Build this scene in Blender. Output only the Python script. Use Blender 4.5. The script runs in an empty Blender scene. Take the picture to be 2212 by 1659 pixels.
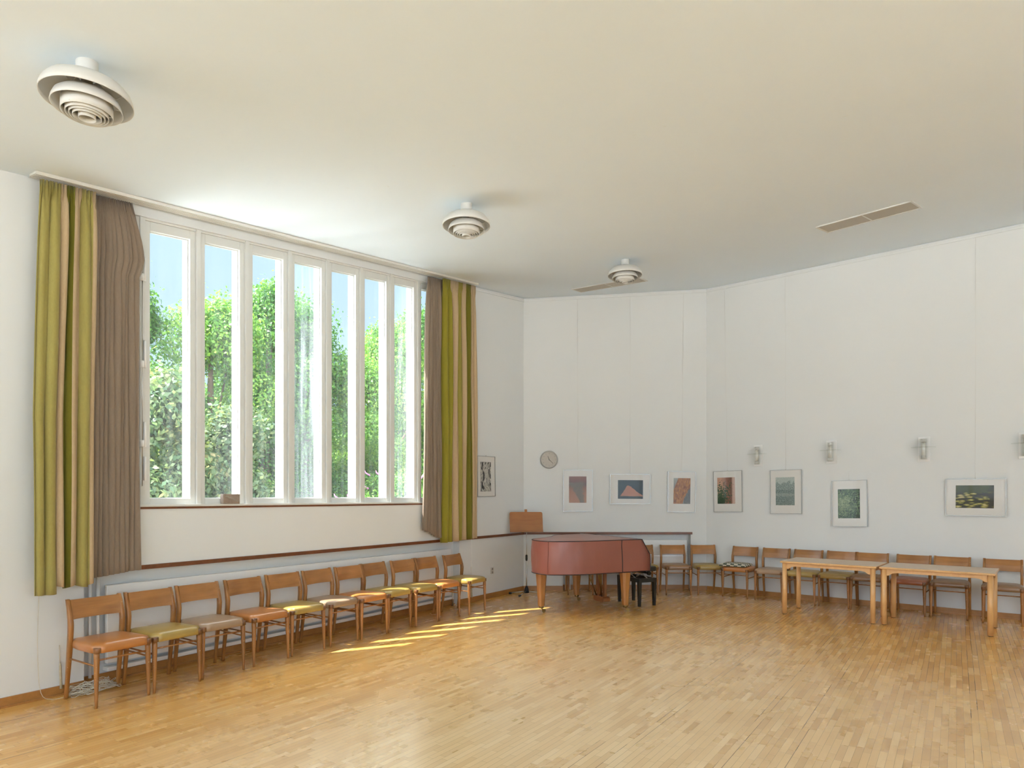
import bpy, bmesh, math, random
import numpy as np
from mathutils import Vector, Matrix
PI = math.pi
sc = bpy.context.scene
COL = sc.collection

# ------------------------------------------------------------------ camera, world, sun, exposure
cam_d = bpy.data.cameras.new('camera'); cam = bpy.data.objects.new('camera', cam_d); COL.objects.link(cam)
cam.location = (0, 0, 1.65); cam.rotation_euler = (PI/2, 0, 0)
cam_d.sensor_width = 36; cam_d.lens = 1420/2212*36; cam_d.shift_y = (1073-829.5)/2212
cam_d.clip_end = 200; sc.camera = cam

SUN_AZ = Vector((-.906, -.423, 0)).normalized()
SUN = Vector((SUN_AZ.x, SUN_AZ.y, 1.48)).normalized()          # towards the sun
w = bpy.data.worlds.new('sky'); sc.world = w; w.use_nodes = True
nt = w.node_tree; N = nt.nodes; L = nt.links; N.clear()
def wn(t, **k):
    n = N.new(t)
    for a, b in k.items(): setattr(n, a, b)
    return n
tc = wn('ShaderNodeTexCoord'); nrm = wn('ShaderNodeVectorMath', operation='NORMALIZE'); L.new(tc.outputs['Generated'], nrm.inputs[0])
sep = wn('ShaderNodeSeparateXYZ'); L.new(nrm.outputs[0], sep.inputs[0])
rmp = wn('ShaderNodeValToRGB'); L.new(sep.outputs['Z'], rmp.inputs[0])
cr = rmp.color_ramp; cr.elements[0].position = 0.0; cr.elements[0].color = (.60, .80, .98, 1)
cr.elements[1].position = 1.0; cr.elements[1].color = (.38, .60, .93, 1)
e = cr.elements.new(.3); e.color = (.52, .74, .97, 1)
dt = wn('ShaderNodeVectorMath', operation='DOT_PRODUCT'); L.new(nrm.outputs[0], dt.inputs[0]); dt.inputs[1].default_value = Vector((-.15, -.93, .33)).normalized()   # unseen brightening added to the sky behind the camera to light the room
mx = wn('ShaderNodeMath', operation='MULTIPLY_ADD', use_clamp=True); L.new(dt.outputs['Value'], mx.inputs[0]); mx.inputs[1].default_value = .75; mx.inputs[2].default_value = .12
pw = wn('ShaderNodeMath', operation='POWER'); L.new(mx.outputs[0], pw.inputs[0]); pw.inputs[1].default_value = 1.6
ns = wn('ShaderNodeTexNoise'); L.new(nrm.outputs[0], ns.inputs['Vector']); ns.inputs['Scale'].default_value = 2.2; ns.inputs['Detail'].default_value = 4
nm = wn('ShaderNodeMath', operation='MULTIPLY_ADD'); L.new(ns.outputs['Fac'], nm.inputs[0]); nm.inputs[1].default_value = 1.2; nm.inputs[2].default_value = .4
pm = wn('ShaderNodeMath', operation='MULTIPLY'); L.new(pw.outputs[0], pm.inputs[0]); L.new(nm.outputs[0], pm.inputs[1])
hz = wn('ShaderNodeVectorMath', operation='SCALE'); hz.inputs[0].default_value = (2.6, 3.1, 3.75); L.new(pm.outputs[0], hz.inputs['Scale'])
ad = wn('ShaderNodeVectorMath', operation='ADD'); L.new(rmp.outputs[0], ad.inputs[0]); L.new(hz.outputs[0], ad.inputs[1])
d2 = wn('ShaderNodeVectorMath', operation='DOT_PRODUCT'); L.new(nrm.outputs[0], d2.inputs[0]); d2.inputs[1].default_value = SUN      # sky brightened around the sun, out of view, for more window light
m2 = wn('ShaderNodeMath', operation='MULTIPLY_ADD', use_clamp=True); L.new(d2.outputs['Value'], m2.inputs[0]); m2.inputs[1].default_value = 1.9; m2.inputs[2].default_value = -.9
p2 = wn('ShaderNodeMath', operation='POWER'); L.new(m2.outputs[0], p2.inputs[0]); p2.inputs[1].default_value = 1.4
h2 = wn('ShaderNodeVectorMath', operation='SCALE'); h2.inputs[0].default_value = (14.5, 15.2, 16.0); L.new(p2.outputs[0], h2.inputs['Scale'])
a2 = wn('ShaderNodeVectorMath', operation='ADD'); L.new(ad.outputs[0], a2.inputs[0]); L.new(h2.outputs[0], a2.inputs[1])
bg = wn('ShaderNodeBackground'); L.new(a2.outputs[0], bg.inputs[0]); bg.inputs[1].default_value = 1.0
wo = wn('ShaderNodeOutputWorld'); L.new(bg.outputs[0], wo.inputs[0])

sd = bpy.data.lights.new('sun', 'SUN'); sun = bpy.data.objects.new('sun', sd); COL.objects.link(sun)
sd.energy = 18.0; sd.angle = math.radians(.6); sd.color = (1, .985, .955)
sun.rotation_euler = SUN.to_track_quat('Z', 'Y').to_euler(); sun.location = (-20, -10, 30)

vs = sc.view_settings; vs.view_transform = 'Standard'; vs.look = 'None'; vs.gamma = 1; vs.use_curve_mapping = False; vs.exposure = 0.26
sc.cycles.max_bounces = 12; sc.cycles.diffuse_bounces = 6; sc.cycles.glossy_bounces = 4; sc.cycles.transparent_max_bounces = 16
sc.cycles.sample_clamp_indirect = 8.0; sc.cycles.caustics_reflective = False; sc.cycles.caustics_refractive = False
sc.cycles.use_denoising = True

# ------------------------------------------------------------------ materials
class G:
    """tiny node-graph helper"""
    def __init__(s, name):
        s.m = bpy.data.materials.new(name); s.m.use_nodes = True; s.t = s.m.node_tree
        s.t.nodes.clear(); s.out = s.t.nodes.new('ShaderNodeOutputMaterial')
    def n(s, typ, ins=None, **k):
        n = s.t.nodes.new(typ)
        for a, b in k.items(): setattr(n, a, b)
        for a, b in (ins or {}).items(): s.set(n, a, b)
        return n
    def set(s, n, a, b):
        i = n.inputs[a]
        if isinstance(b, bpy.types.NodeSocket): s.t.links.new(b, i)
        elif isinstance(b, bpy.types.Node): s.t.links.new(b.outputs[0], i)
        else: i.default_value = b
    def math(s, op, a, b=0.0, c=0.0, clamp=False):
        n = s.n('ShaderNodeMath', {0: a, 1: b, 2: c}, operation=op); n.use_clamp = clamp; return n.outputs[0]
    def coord(s, kind='Object'): return s.n('ShaderNodeTexCoord').outputs[kind]
    def mapping(s, v, scale=(1, 1, 1), rot=(0, 0, 0), loc=(0, 0, 0)):
        return s.n('ShaderNodeMapping', {'Vector': v, 'Scale': scale, 'Rotation': rot, 'Location': loc}).outputs[0]
    def noise(s, v, scale, detail=3, rough=.5, dist=0):
        return s.n('ShaderNodeTexNoise', {'Vector': v, 'Scale': scale, 'Detail': detail, 'Roughness': rough, 'Distortion': dist})
    def ramp(s, f, stops, interp='LINEAR'):
        r = s.n('ShaderNodeValToRGB', {0: f}); c = r.color_ramp; c.interpolation = interp
        while len(c.elements) > 1: c.elements.remove(c.elements[-1])
        c.elements[0].position = stops[0][0]; c.elements[0].color = (*stops[0][1], 1)
        for p, q in stops[1:]: x = c.elements.new(p); x.color = (*q, 1)
        return r.outputs[0]
    def mix(s, f, a, b, mode='MIX'):
        n = s.n('ShaderNodeMix', data_type='RGBA', blend_type=mode)
        s.set(n, 0, f); s.set(n, 6, a if isinstance(a, bpy.types.NodeSocket) else (*a, 1)); s.set(n, 7, b if isinstance(b, bpy.types.NodeSocket) else (*b, 1))
        return n.outputs[2]
    def bump(s, h, strength=.3, dist=.01):
        return s.n('ShaderNodeBump', {'Height': h, 'Strength': strength, 'Distance': dist}).outputs[0]
    def pbr(s, **k):
        p = s.n('ShaderNodeBsdfPrincipled'); names = dict(color='Base Color', rough='Roughness', metal='Metallic', normal='Normal', coat='Coat Weight', coatr='Coat Roughness', spec='Specular IOR Level', sheen='Sheen Weight', alpha='Alpha')
        for a, b in k.items():
            if a == 'color' and not isinstance(b, bpy.types.NodeSocket): b = (*b, 1)
            s.set(p, names[a], b)
        s.t.links.new(p.outputs[0], s.out.inputs[0]); return s.m
MAT = {}
def flat(name, c, rough=.5, metal=0., noise=0., nscale=8, **k):
    if name in MAT: return MAT[name]
    g = G(name)
    col = c
    if noise:
        f = g.noise(g.coord(), nscale, 4).outputs['Fac']
        col = g.mix(f, tuple(x*(1-noise) for x in c), tuple(min(1, x*(1+noise)) for x in c))
    MAT[name] = g.pbr(color=col, rough=rough, metal=metal, **k); return MAT[name]

def wall_mat(name='wall_plaster', c=(.80, .785, .75)):
    g = G(name); v = g.coord()
    f = g.noise(v, .7, 3).outputs['Fac']; f2 = g.noise(v, 6, 4).outputs['Fac']
    col = g.mix(f, tuple(x*.975 for x in c), tuple(min(1, x*1.02) for x in c))
    sp = g.noise(g.mapping(v, (3, 3, 8)), 3.1, 3, .5).outputs['Fac']
    scuff = g.math('MULTIPLY', g.math('GREATER_THAN', sp, .76), .12)
    col = g.mix(scuff, col, (.62, .60, .56))
    return g.pbr(color=col, rough=.75, spec=.25, normal=g.bump(f2, .06, .01))
M_WALL = wall_mat(c=(.745, .765, .765))
M_CEIL = wall_mat('ceiling_plaster', (.79, .88, .955))
M_PAINT = flat('window_paint', (.68, .69, .665), .35, noise=.03)
M_PAINTG = flat('white_enamel', (.83, .83, .82), .3)
M_LAMP = flat('lamp_enamel', (.62, .615, .585), .42)

def wood_mat(name, dark, light, rough=.35, scale=1., axis='Z', rand=.12, coat=.25, wear=False):
    g = G(name); v = g.coord()
    sx = {'X': (1.2, 14, 14), 'Y': (14, 1.2, 14), 'Z': (14, 14, 1.2)}[axis]
    rnd = g.n('ShaderNodeObjectInfo').outputs['Random']
    off = g.n('ShaderNodeVectorMath', {0: v}, operation='ADD'); cmb = g.n('ShaderNodeCombineXYZ', {0: g.math('MULTIPLY', rnd, 7.0), 1: g.math('MULTIPLY', rnd, 3.0), 2: rnd}); g.set(off, 1, cmb.outputs[0])
    f = g.noise(g.mapping(off.outputs[0], tuple(a*scale for a in sx)), 1.6, 6, .6, .6).outputs['Fac']
    big = g.noise(off.outputs[0], 5, 2).outputs['Fac']
    col = g.ramp(g.math('MULTIPLY_ADD', big, .45, g.math('MULTIPLY', f, .6)), [(.3, dark), (.72, light)])
    br = g.math('MULTIPLY_ADD', rnd, rand*2, 1-rand)
    col = g.mix(1.0, col, g.n('ShaderNodeCombineXYZ', {0: br, 1: br, 2: br}).outputs[0], 'MULTIPLY')
    if wear:
        sp = g.noise(v, 95, 1, .3).outputs['Fac']; col = g.mix(g.math('GREATER_THAN', sp, .76), col, (.62, .45, .25))
    return g.pbr(color=col, rough=rough, coat=coat, coatr=.25, normal=g.bump(f, .08, .003))
M_CHERRY = wood_mat('chair_wood', (.22, .085, .018), (.43, .19, .05), .34, wear=True)
M_CHERRYX = wood_mat('chair_backrest_wood', (.23, .09, .019), (.44, .195, .05), .30, axis='X')
M_BLOCK = wood_mat('corner_block_wood', (.12, .045, .012), (.24, .10, .03), .35)
M_BEECH = wood_mat('beech_wood', (.62, .34, .13), (.78, .47, .20), .35, rand=.03, coat=.2)
M_BASE = wood_mat('baseboard_wood', (.33, .14, .032), (.48, .225, .062), .4, axis='X', rand=.02)
M_DADO = wood_mat('dado_wood', (.10, .028, .008), (.20, .062, .018), .4, axis='X', rand=.02)
M_PIANO = wood_mat('piano_wood', (.34, .14, .035), (.47, .21, .06), .3, rand=.02)
M_PIANOD = wood_mat('piano_lyre_wood', (.20, .07, .02), (.33, .12, .04), .3, rand=.02)
M_DESK = wood_mat('music_desk_wood', (.29, .10, .018), (.40, .15, .032), .35, axis='X', rand=0)
M_BRASS = flat('brass', (.24, .15, .05), .35, 1.0)
M_STEEL = flat('steel', (.62, .60, .56), .28, 1.0)
M_BLACK = flat('black_lacquer', (.010, .012, .011), .3)
M_BLACKP = flat('black_leather', (.018, .020, .019), .42)
M_RUBBER = flat('black_rubber', (.02, .02, .02), .6)
M_ALU = flat('track_aluminium', (.78, .77, .72), .32, .25)
M_CORD = flat('cream_cord', (.66, .62, .52), .8)

def leather(name, c):
    g = G(name); v = g.coord(); f = g.noise(v, 7, 4).outputs['Fac']; fine = g.n('ShaderNodeTexVoronoi', {'Vector': v, 'Scale': 260}).outputs['Distance']
    rnd = g.n('ShaderNodeObjectInfo').outputs['Random']
    k = g.math('MULTIPLY_ADD', rnd, .2, .9)
    col = g.mix(f, tuple(x*.8 for x in c), tuple(x*1.15 for x in c))
    col = g.mix(1.0, col, g.n('ShaderNodeCombineXYZ', {0: k, 1: k, 2: k}).outputs[0], 'MULTIPLY')
    return g.pbr(color=col, rough=.34, coat=.45, coatr=.2, normal=g.bump(g.math('ADD', f, g.math('MULTIPLY', fine, .15)), .12, .004))
LEA = {'orange': leather('orange_leather', (.50, .195, .05)), 'olive': leather('olive_leather', (.38, .26, .065)),
       'taupe': leather('taupe_leather', (.35, .235, .145)), 'brown': leather('brown_leather', (.27, .145, .065)), 'rust': leather('rust_leather', (.34, .11, .045))}

_fl = lambda p, q: (p, (-(q[1]-p[1])/math.dist(p, q), (q[0]-p[0])/math.dist(p, q)))
FL_, FM_, FR_ = _fl((-3.9932, 5.1269), (.2042, 11.599)), _fl((.2042, 11.599), (3.4307, 11.599)), _fl((3.4307, 11.599), (6.8348, 8.7753))
def floor_mat():
    g = G('parquet'); v = g.coord('Object')
    ang = math.atan2(1420, 960)                      # direction the strips run
    m = g.mapping(v, rot=(0, 0, -ang)); s = g.n('ShaderNodeSeparateXYZ', {0: m}); U, V = s.outputs[0], s.outputs[1]
    W, LEN = .0455, .30
    r = g.math('DIVIDE', V, W); row = g.math('FLOOR', r); fr = g.math('FRACT', r)
    rr = g.n('ShaderNodeTexWhiteNoise', {'W': row}, noise_dimensions='1D').outputs['Value']
    q = g.math('ADD', g.math('DIVIDE', U, LEN), g.math('MULTIPLY', rr, 7.3)); cell = g.math('FLOOR', q); fq = g.math('FRACT', q)
    idv = g.n('ShaderNodeCombineXYZ', {0: row, 1: cell, 2: 0.0}).outputs[0]
    wnz = g.n('ShaderNodeTexWhiteNoise', {'Vector': idv}, noise_dimensions='3D'); a = wnz.outputs['Value']
    worn = g.ramp(a, [(0, (.66, .455, .235)), (.12, (.70, .50, .27)), (.5, (.755, .56, .315)), (.88, (.79, .60, .35)), (1, (.82, .64, .40))])
    amber = g.ramp(a, [(0, (.58, .275, .05)), (.12, (.67, .34, .07)), (.5, (.76, .41, .10)), (.88, (.81, .46, .13)), (1, (.85, .52, .17))])
    # the amber varnish survives along the walls, the middle of the room is worn pale
    dist = None
    for fr_, ex_ in ((FL_, .1), (FM_, 1.6), (FR_, .5)):
        k = g.n('ShaderNodeVectorMath', {0: v}, operation='DOT_PRODUCT'); k.inputs[1].default_value = (-fr_[1][0], -fr_[1][1], 0)
        d_ = g.math('ADD', k.outputs['Value'], fr_[0][0]*fr_[1][0]+fr_[0][1]*fr_[1][1]-ex_); dist = d_ if dist is None else g.math('MINIMUM', dist, d_)
    wv_ = g.math('MULTIPLY_ADD', g.noise(v, .8, 3).outputs['Fac'], 1.6, g.math('SUBTRACT', dist, 1.75))
    wear = g.math('SMOOTH_MIN', 1.0, g.math('MAXIMUM', 0.0, g.math('MULTIPLY', wv_, .42)), .2)
    sx_ = g.n('ShaderNodeSeparateXYZ', {0: v}).outputs[0]
    wear = g.math('MULTIPLY', wear, g.math('MULTIPLY_ADD', g.math('MULTIPLY', g.math('SUBTRACT', sx_, .6, clamp=False), .26, clamp=True), -.85, 1.0))
    col = g.mix(wear, amber, worn)
    gr = g.noise(g.n('ShaderNodeVectorMath', {0: g.mapping(m, (4, 70, 1)), 1: wnz.outputs['Color']}, operation='ADD').outputs[0], 1.5, 5, .6).outputs['Fac']
    col = g.mix(g.math('MULTIPLY', gr, .22), col, (.42, .24, .09))
    big = g.noise(v, .55, 3).outputs['Fac']
    # joints
    e1 = g.math('MINIMUM', fr, g.math('SUBTRACT', 1.0, fr)); e2 = g.math('MINIMUM', fq, g.math('SUBTRACT', 1.0, fq))
    gv = g.noise(g.mapping(m, (.5, 3, 1)), 1.4, 2).outputs['Fac']
    wid = g.math('MULTIPLY_ADD', g.math('SUBTRACT', gv, .5), .03, .018)
    j1 = g.math('LESS_THAN', e1, wid); j2 = g.math('LESS_THAN', e2, .0032)
    j = g.math('MAXIMUM', j1, g.math('MULTIPLY', j2, .8))
    col = g.mix(g.math('MULTIPLY', j, .75), col, (.15, .07, .022))
    # a few wide black gaps between strips
    rc = g.n('ShaderNodeTexWhiteNoise', {'W': g.math('ADD', row, 91.7)}, noise_dimensions='1D').outputs['Value']
    patch = g.noise(g.mapping(m, (.8, 22, 1)), 1.0, 5).outputs['Fac']
    crack = g.math('MULTIPLY', g.math('MULTIPLY', g.math('GREATER_THAN', rc, .945), g.math('LESS_THAN', e1, .06)), g.math('GREATER_THAN', patch, .50))
    col = g.mix(crack, col, (.03, .015, .008))
    rough = g.math('MULTIPLY_ADD', g.noise(v, 3, 4).outputs['Fac'], .12, g.math('MULTIPLY_ADD', a, .02, .22))
    rough = g.math('SUBTRACT', rough, g.math('MULTIPLY', g.math('SUBTRACT', 1.0, wear), .03))
    h = g.math('SUBTRACT', g.math('MULTIPLY', g.noise(m, 9, 2).outputs['Fac'], .6), j)
    return g.pbr(color=col, rough=rough, coat=.42, coatr=g.math('MULTIPLY_ADD', wear, .05, .17), normal=g.bump(h, .07, .001))
M_FLOOR = floor_mat()

def glass_mat(name, dirt=.05, refl=.07, tint=(1, 1, 1), streak=True):
    g = G(name); v = g.coord()
    tr = g.n('ShaderNodeBsdfTransparent', {0: (*tint, 1)}); gl = g.n('ShaderNodeBsdfGlossy', {0: (1, 1, 1, 1), 'Roughness': .03})
    lw = g.n('ShaderNodeLayerWeight', {'Blend': .5}).outputs['Facing']
    a = g.n('ShaderNodeMixShader', {0: g.math('MULTIPLY_ADD', g.math('POWER', lw, 5.0), .45, refl*.5, clamp=True)}); g.set(a, 1, tr.outputs[0]); g.set(a, 2, gl.outputs[0])
    last = a
    if dirt:
        f = g.noise(g.mapping(v, (9, 9, .5)), 2.0, 4, .6).outputs['Fac']
        f = g.math('MULTIPLY', g.math('POWER', f, 2.0), dirt*4)
        tl = g.n('ShaderNodeBsdfTranslucent', {0: (.85, .9, .95, 1)})
        b = g.n('ShaderNodeMixShader', {0: f}); g.set(b, 1, a.outputs[0]); g.set(b, 2, tl.outputs[0]); last = b
    g.t.links.new(last.outputs[0], g.out.inputs[0]); return g.m
M_GLASS = glass_mat('window_glass', .010)
M_GLASSD = glass_mat('dusty_window_glass', .06)
M_GLASSC = glass_mat('clear_glass', 0, .07)
glass_disc_m = glass_mat('lamp_disc_glass', 0, .16, (.93, .94, .925))
M_GLASSL = glass_mat('lamp_glass', 0, .10, (.985, .99, .985))

def fabric(name, stops, sheen=.2, weave=420):
    g = G(name); uv = g.coord('UV'); s = g.n('ShaderNodeSeparateXYZ', {0: uv})
    col = g.ramp(s.outputs[0], stops, 'CONSTANT') if len(stops) > 1 else None
    v = g.coord()
    f = g.noise(g.mapping(v, (60, 60, 12)), 3, 3).outputs['Fac']
    base = col if col is not None else g.mix(0.0, stops[0][1], stops[0][1])
    base = g.mix(g.math('MULTIPLY', f, .45), base, g.mix(1.0, base, (.55, .5, .42), 'MULTIPLY'))
    d = g.pbr(color=base, rough=.9, sheen=sheen, spec=.15)
    # a little light comes through the cloth
    p = [n for n in g.t.nodes if n.type == 'BSDF_PRINCIPLED'][0]
    tl = g.n('ShaderNodeBsdfTranslucent'); g.set(tl, 0, base)
    mxs = g.n('ShaderNodeMixShader', {0: .12}); g.set(mxs, 1, p.outputs[0]); g.set(mxs, 2, tl.outputs[0]); g.t.links.new(mxs.outputs[0], g.out.inputs[0])
    return g.m
OCH, BEI, OLV = (.43, .375, .12), (.60, .455, .28), (.20, .185, .024)
M_CURT_L = fabric('striped_curtain_cloth', [(0, OCH), (.36, BEI), (.47, OLV), (.62, BEI), (.74, OCH), (.955, BEI)])
M_CURT_R = fabric('striped_curtain_cloth_right', [(0, (.33, .29, .04)), (.23, BEI), (.46, (.38, .33, .075)), (.60, BEI), (.70, OLV), (.86, BEI)])
M_TAUPE = fabric('taupe_curtain_cloth', [(0, (.31, .24, .18))], .3)

def leaf_mat(name, cols):
    g = G(name); v = g.coord(); rr = g.n('ShaderNodeAttribute', attribute_name='leaf_rand').outputs['Fac']
    big = g.noise(v, .9, 2).outputs['Fac']
    col = g.ramp(g.math('MULTIPLY_ADD', rr, .6, g.math('MULTIPLY_ADD', big, .8, -.2)), [(i/(len(cols)-1), c) for i, c in enumerate(cols)])
    p = g.n('ShaderNodeBsdfPrincipled'); g.set(p, 'Base Color', col); p.inputs['Roughness'].default_value = .45; p.inputs['Specular IOR Level'].default_value = .35
    tl = g.n('ShaderNodeBsdfTranslucent'); g.set(tl, 0, g.mix(1.0, col, (1.2, 1.15, .6), 'MULTIPLY'))
    m = g.n('ShaderNodeMixShader', {0: .45}); g.set(m, 1, p.outputs[0]); g.set(m, 2, tl.outputs[0]); g.t.links.new(m.outputs[0], g.out.inputs[0]); return g.m
M_LEAF = leaf_mat('tree_leaves', [(.022, .085, .016), (.05, .165, .028), (.11, .26, .04), (.23, .37, .07)])
M_LEAF2 = leaf_mat('light_tree_leaves', [(.035, .125, .02), (.09, .24, .035), (.20, .36, .055), (.34, .43, .11)])
M_LEAF3 = leaf_mat('hazel_leaves', [(.03, .075, .04), (.065, .13, .065), (.12, .19, .09), (.21, .26, .12), (.30, .17, .07)])
M_PETAL = flat('pink_petals', (.60, .20, .42), .7)
M_BARK = flat('bark', (.16, .11, .07), .9, noise=.3)
M_GRASS = flat('pale_gravel', (.66, .65, .62), .9, noise=.25, nscale=3)  # ground made pale so it bounces neutral light indoors

# ------------------------------------------------------------------ mesh helpers
class MB:
    def __init__(s): s.v = []; s.f = []; s.mi = []; s.sm = []; s.uv = {}
    def add(s, vs, fs, mi=0, smooth=False):
        b = len(s.v); s.v += [tuple(map(float, p)) for p in vs]
        for f in fs: s.f.append(tuple(i+b for i in f)); s.mi.append(mi); s.sm.append(smooth)
        return b
    def box(s, a, b, mi=0, T=None):
        x0, y0, z0 = a; x1, y1, z1 = b
        vs = [(x0, y0, z0), (x1, y0, z0), (x1, y1, z0), (x0, y1, z0), (x0, y0, z1), (x1, y0, z1), (x1, y1, z1), (x0, y1, z1)]
        if T: vs = [T(*p) for p in vs]
        s.add(vs, [(0, 3, 2, 1), (4, 5, 6, 7), (0, 1, 5, 4), (1, 2, 6, 5), (2, 3, 7, 6), (3, 0, 4, 7)], mi)
    def tube(s, pts, r, n=8, mi=0, cap=True, smooth=True):
        pts = [Vector(p) for p in pts]; R = r if isinstance(r, (list, tuple)) else [r]*len(pts)
        ring = []; prev = None
        for i, p in enumerate(pts):
            d = (pts[min(i+1, len(pts)-1)] - pts[max(i-1, 0)]).normalized()
            if prev is None:
                a = Vector((0, 0, 1)) if abs(d.z) < .9 else Vector((1, 0, 0)); x = d.cross(a).normalized()
            else: x = (prev - d*prev.dot(d)).normalized()
            prev = x; y = d.cross(x)
            ring.append([p + (x*math.cos(2*PI*k/n) + y*math.sin(2*PI*k/n))*R[i] for k in range(n)])
        vs = [q for rg in ring for q in rg]; fs = []
        for i in range(len(pts)-1):
            for k in range(n): k2 = (k+1) % n; fs.append((i*n+k, i*n+k2, (i+1)*n+k2, (i+1)*n+k))
        b = s.add(vs, fs, mi, smooth)
        if cap:
            s.f.append(tuple(b+k for k in reversed(range(n)))); s.mi.append(mi); s.sm.append(False)
            s.f.append(tuple(b+(len(pts)-1)*n+k for k in range(n))); s.mi.append(mi); s.sm.append(False)
    def lathe(s, prof, n=40, c=(0, 0, 0), mi=0, smooth=True, closed=False):
        vs = []; fs = []; m = len(prof)
        for k in range(n):
            a = 2*PI*k/n
            for r, z in prof: vs.append((c[0]+r*math.cos(a), c[1]+r*math.sin(a), c[2]+z))
        for k in range(n):
            k2 = (k+1) % n
            for i in range(m if closed else m-1): i2 = (i+1) % m; fs.append((k*m+i, k2*m+i, k2*m+i2, k*m+i2))
        s.add(vs, fs, mi, smooth)
    def rings(s, rings, mi=0, smooth=True, capa=True, capb=True):
        n = len(rings[0]); vs = [p for r in rings for p in r]; fs = []
        for i in range(len(rings)-1):
            for k in range(n): k2 = (k+1) % n; fs.append((i*n+k, i*n+k2, (i+1)*n+k2, (i+1)*n+k))
        b = s.add(vs, fs, mi, smooth)
        if capa: s.f.append(tuple(b+k for k in reversed(range(n)))); s.mi.append(mi); s.sm.append(False)
        if capb: s.f.append(tuple(b+(len(rings)-1)*n+k for k in range(n))); s.mi.append(mi); s.sm.append(smooth)
    def mesh(s, name, mats):
        me = bpy.data.meshes.new(name); me.from_pydata(s.v, [], s.f)
        for m in (mats if isinstance(mats, (list, tuple)) else [mats]): me.materials.append(m)
        me.polygons.foreach_set('material_index', s.mi); me.polygons.foreach_set('use_smooth', s.sm); me.update(); return me
    def build(s, name, mats, parent=None, bevel=0, **k):
        o = link(name, s.mesh(name, mats), parent, **k)
        if bevel:
            b = o.modifiers.new('bevel', 'BEVEL'); b.width = bevel; b.segments = 2; b.limit_method = 'ANGLE'; b.angle_limit = .6
        return o
def link(name, data, parent=None, loc=(0, 0, 0), rz=0):
    o = bpy.data.objects.new(name, data); COL.objects.link(o); o.location = loc; o.rotation_euler = (0, 0, rz)
    if parent: o.parent = parent
    return o
def tag(o, label, cat, group=None):
    o['label'] = label; o['category'] = cat
    if group: o['group'] = group
    return o
def thing(name, label, cat, loc=(0, 0, 0), rz=0, group=None): return tag(link(name, None, None, loc, rz), label, cat, group)
def struct(name, mb, m, parent=None, bevel=0):
    o = mb.build(name, m, parent, bevel)
    if not parent: o['kind'] = 'structure'
    return o
def dup(o, parent=None, loc=None, rz=None, label=None):
    c = o.copy(); COL.objects.link(c)
    if parent: c.parent = parent
    if loc is not None: c.location = loc
    if rz is not None: c.rotation_euler = (0, 0, rz)
    if label: c['label'] = label
    for ch in list(o.children): dup(ch, c)
    return c

# ------------------------------------------------------------------ room geometry
V2 = lambda x, y: np.array([x, y], float)
A = V2(-3.9932, 5.1269); B = V2(.2042, 11.599); C = V2(3.4307, 11.599); D = V2(6.8348, 8.7753)
def unit(v): return v/np.linalg.norm(v)
class Frame:
    """wall frame: t runs along the wall, off outwards, z up"""
    def __init__(s, p, q): s.p = p; s.u = unit(q-p); s.n = V2(-s.u[1], s.u[0]); s.len = np.linalg.norm(q-p); s.ang = math.atan2(s.u[1], s.u[0])
    def __call__(s, t, off, z): a = s.p + s.u*t + s.n*off; return (a[0], a[1], z)
FL, FM, FR = Frame(A, B), Frame(B, C), Frame(C, D)
def ceil_z(x, y):
    sx = (x-C[0])*FR.u[0] + (y-C[1])*FR.u[1]
    return 3.8193 + .05063*x + .11349*y + .032*(.5*(sx + math.sqrt(sx*sx + .3)))
def CT(fr, t, off, d=0): a = fr(t, off, 0); return ceil_z(a[0], a[1]) + d

def wbox(mb, fr, t0, t1, o0, o1, z0, z1, mi=0, seg=1):
    """box in a wall frame; z may be a number or ('c', d) = that far from the ceiling"""
    for i in range(seg):
        a, b = t0+(t1-t0)*i/seg, t0+(t1-t0)*(i+1)/seg
        zz = lambda z, t, o: CT(fr, t, o, z[1]) if isinstance(z, tuple) else z
        vs = [fr(t, o, zz(z, t, o)) for z in (z0, z1) for (t, o) in ((a, o0), (b, o0), (b, o1), (a, o1))]
        mb.add(vs, [(0, 3, 2, 1), (4, 5, 6, 7), (0, 1, 5, 4), (1, 2, 6, 5), (2, 3, 7, 6), (3, 0, 4, 7)], mi)
TOP = ('c', .05)
# floor
mb = MB(); rear = [V2(-5.63, 2.61), V2(-6.2, -1.5), V2(-2.5, -5.5), V2(4, -5.5), V2(8.8, -1.5), FR.p + FR.u*6.8]
poly = [A-FL.u*3, B, C, rear[5], rear[4], rear[3], rear[2], rear[1]]
cen = sum(poly)/len(poly); pe = [p + unit(p-cen)*.45 for p in poly]
n = len(pe); mb.add([(*p, 0) for p in pe] + [(*p, -.12) for p in pe], [tuple(reversed(range(n))), tuple(range(n, 2*n))] + [(i, (i+1) % n, n+(i+1) % n, n+i) for i in range(n)])
struct('floor', mb, M_FLOOR)
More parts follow.
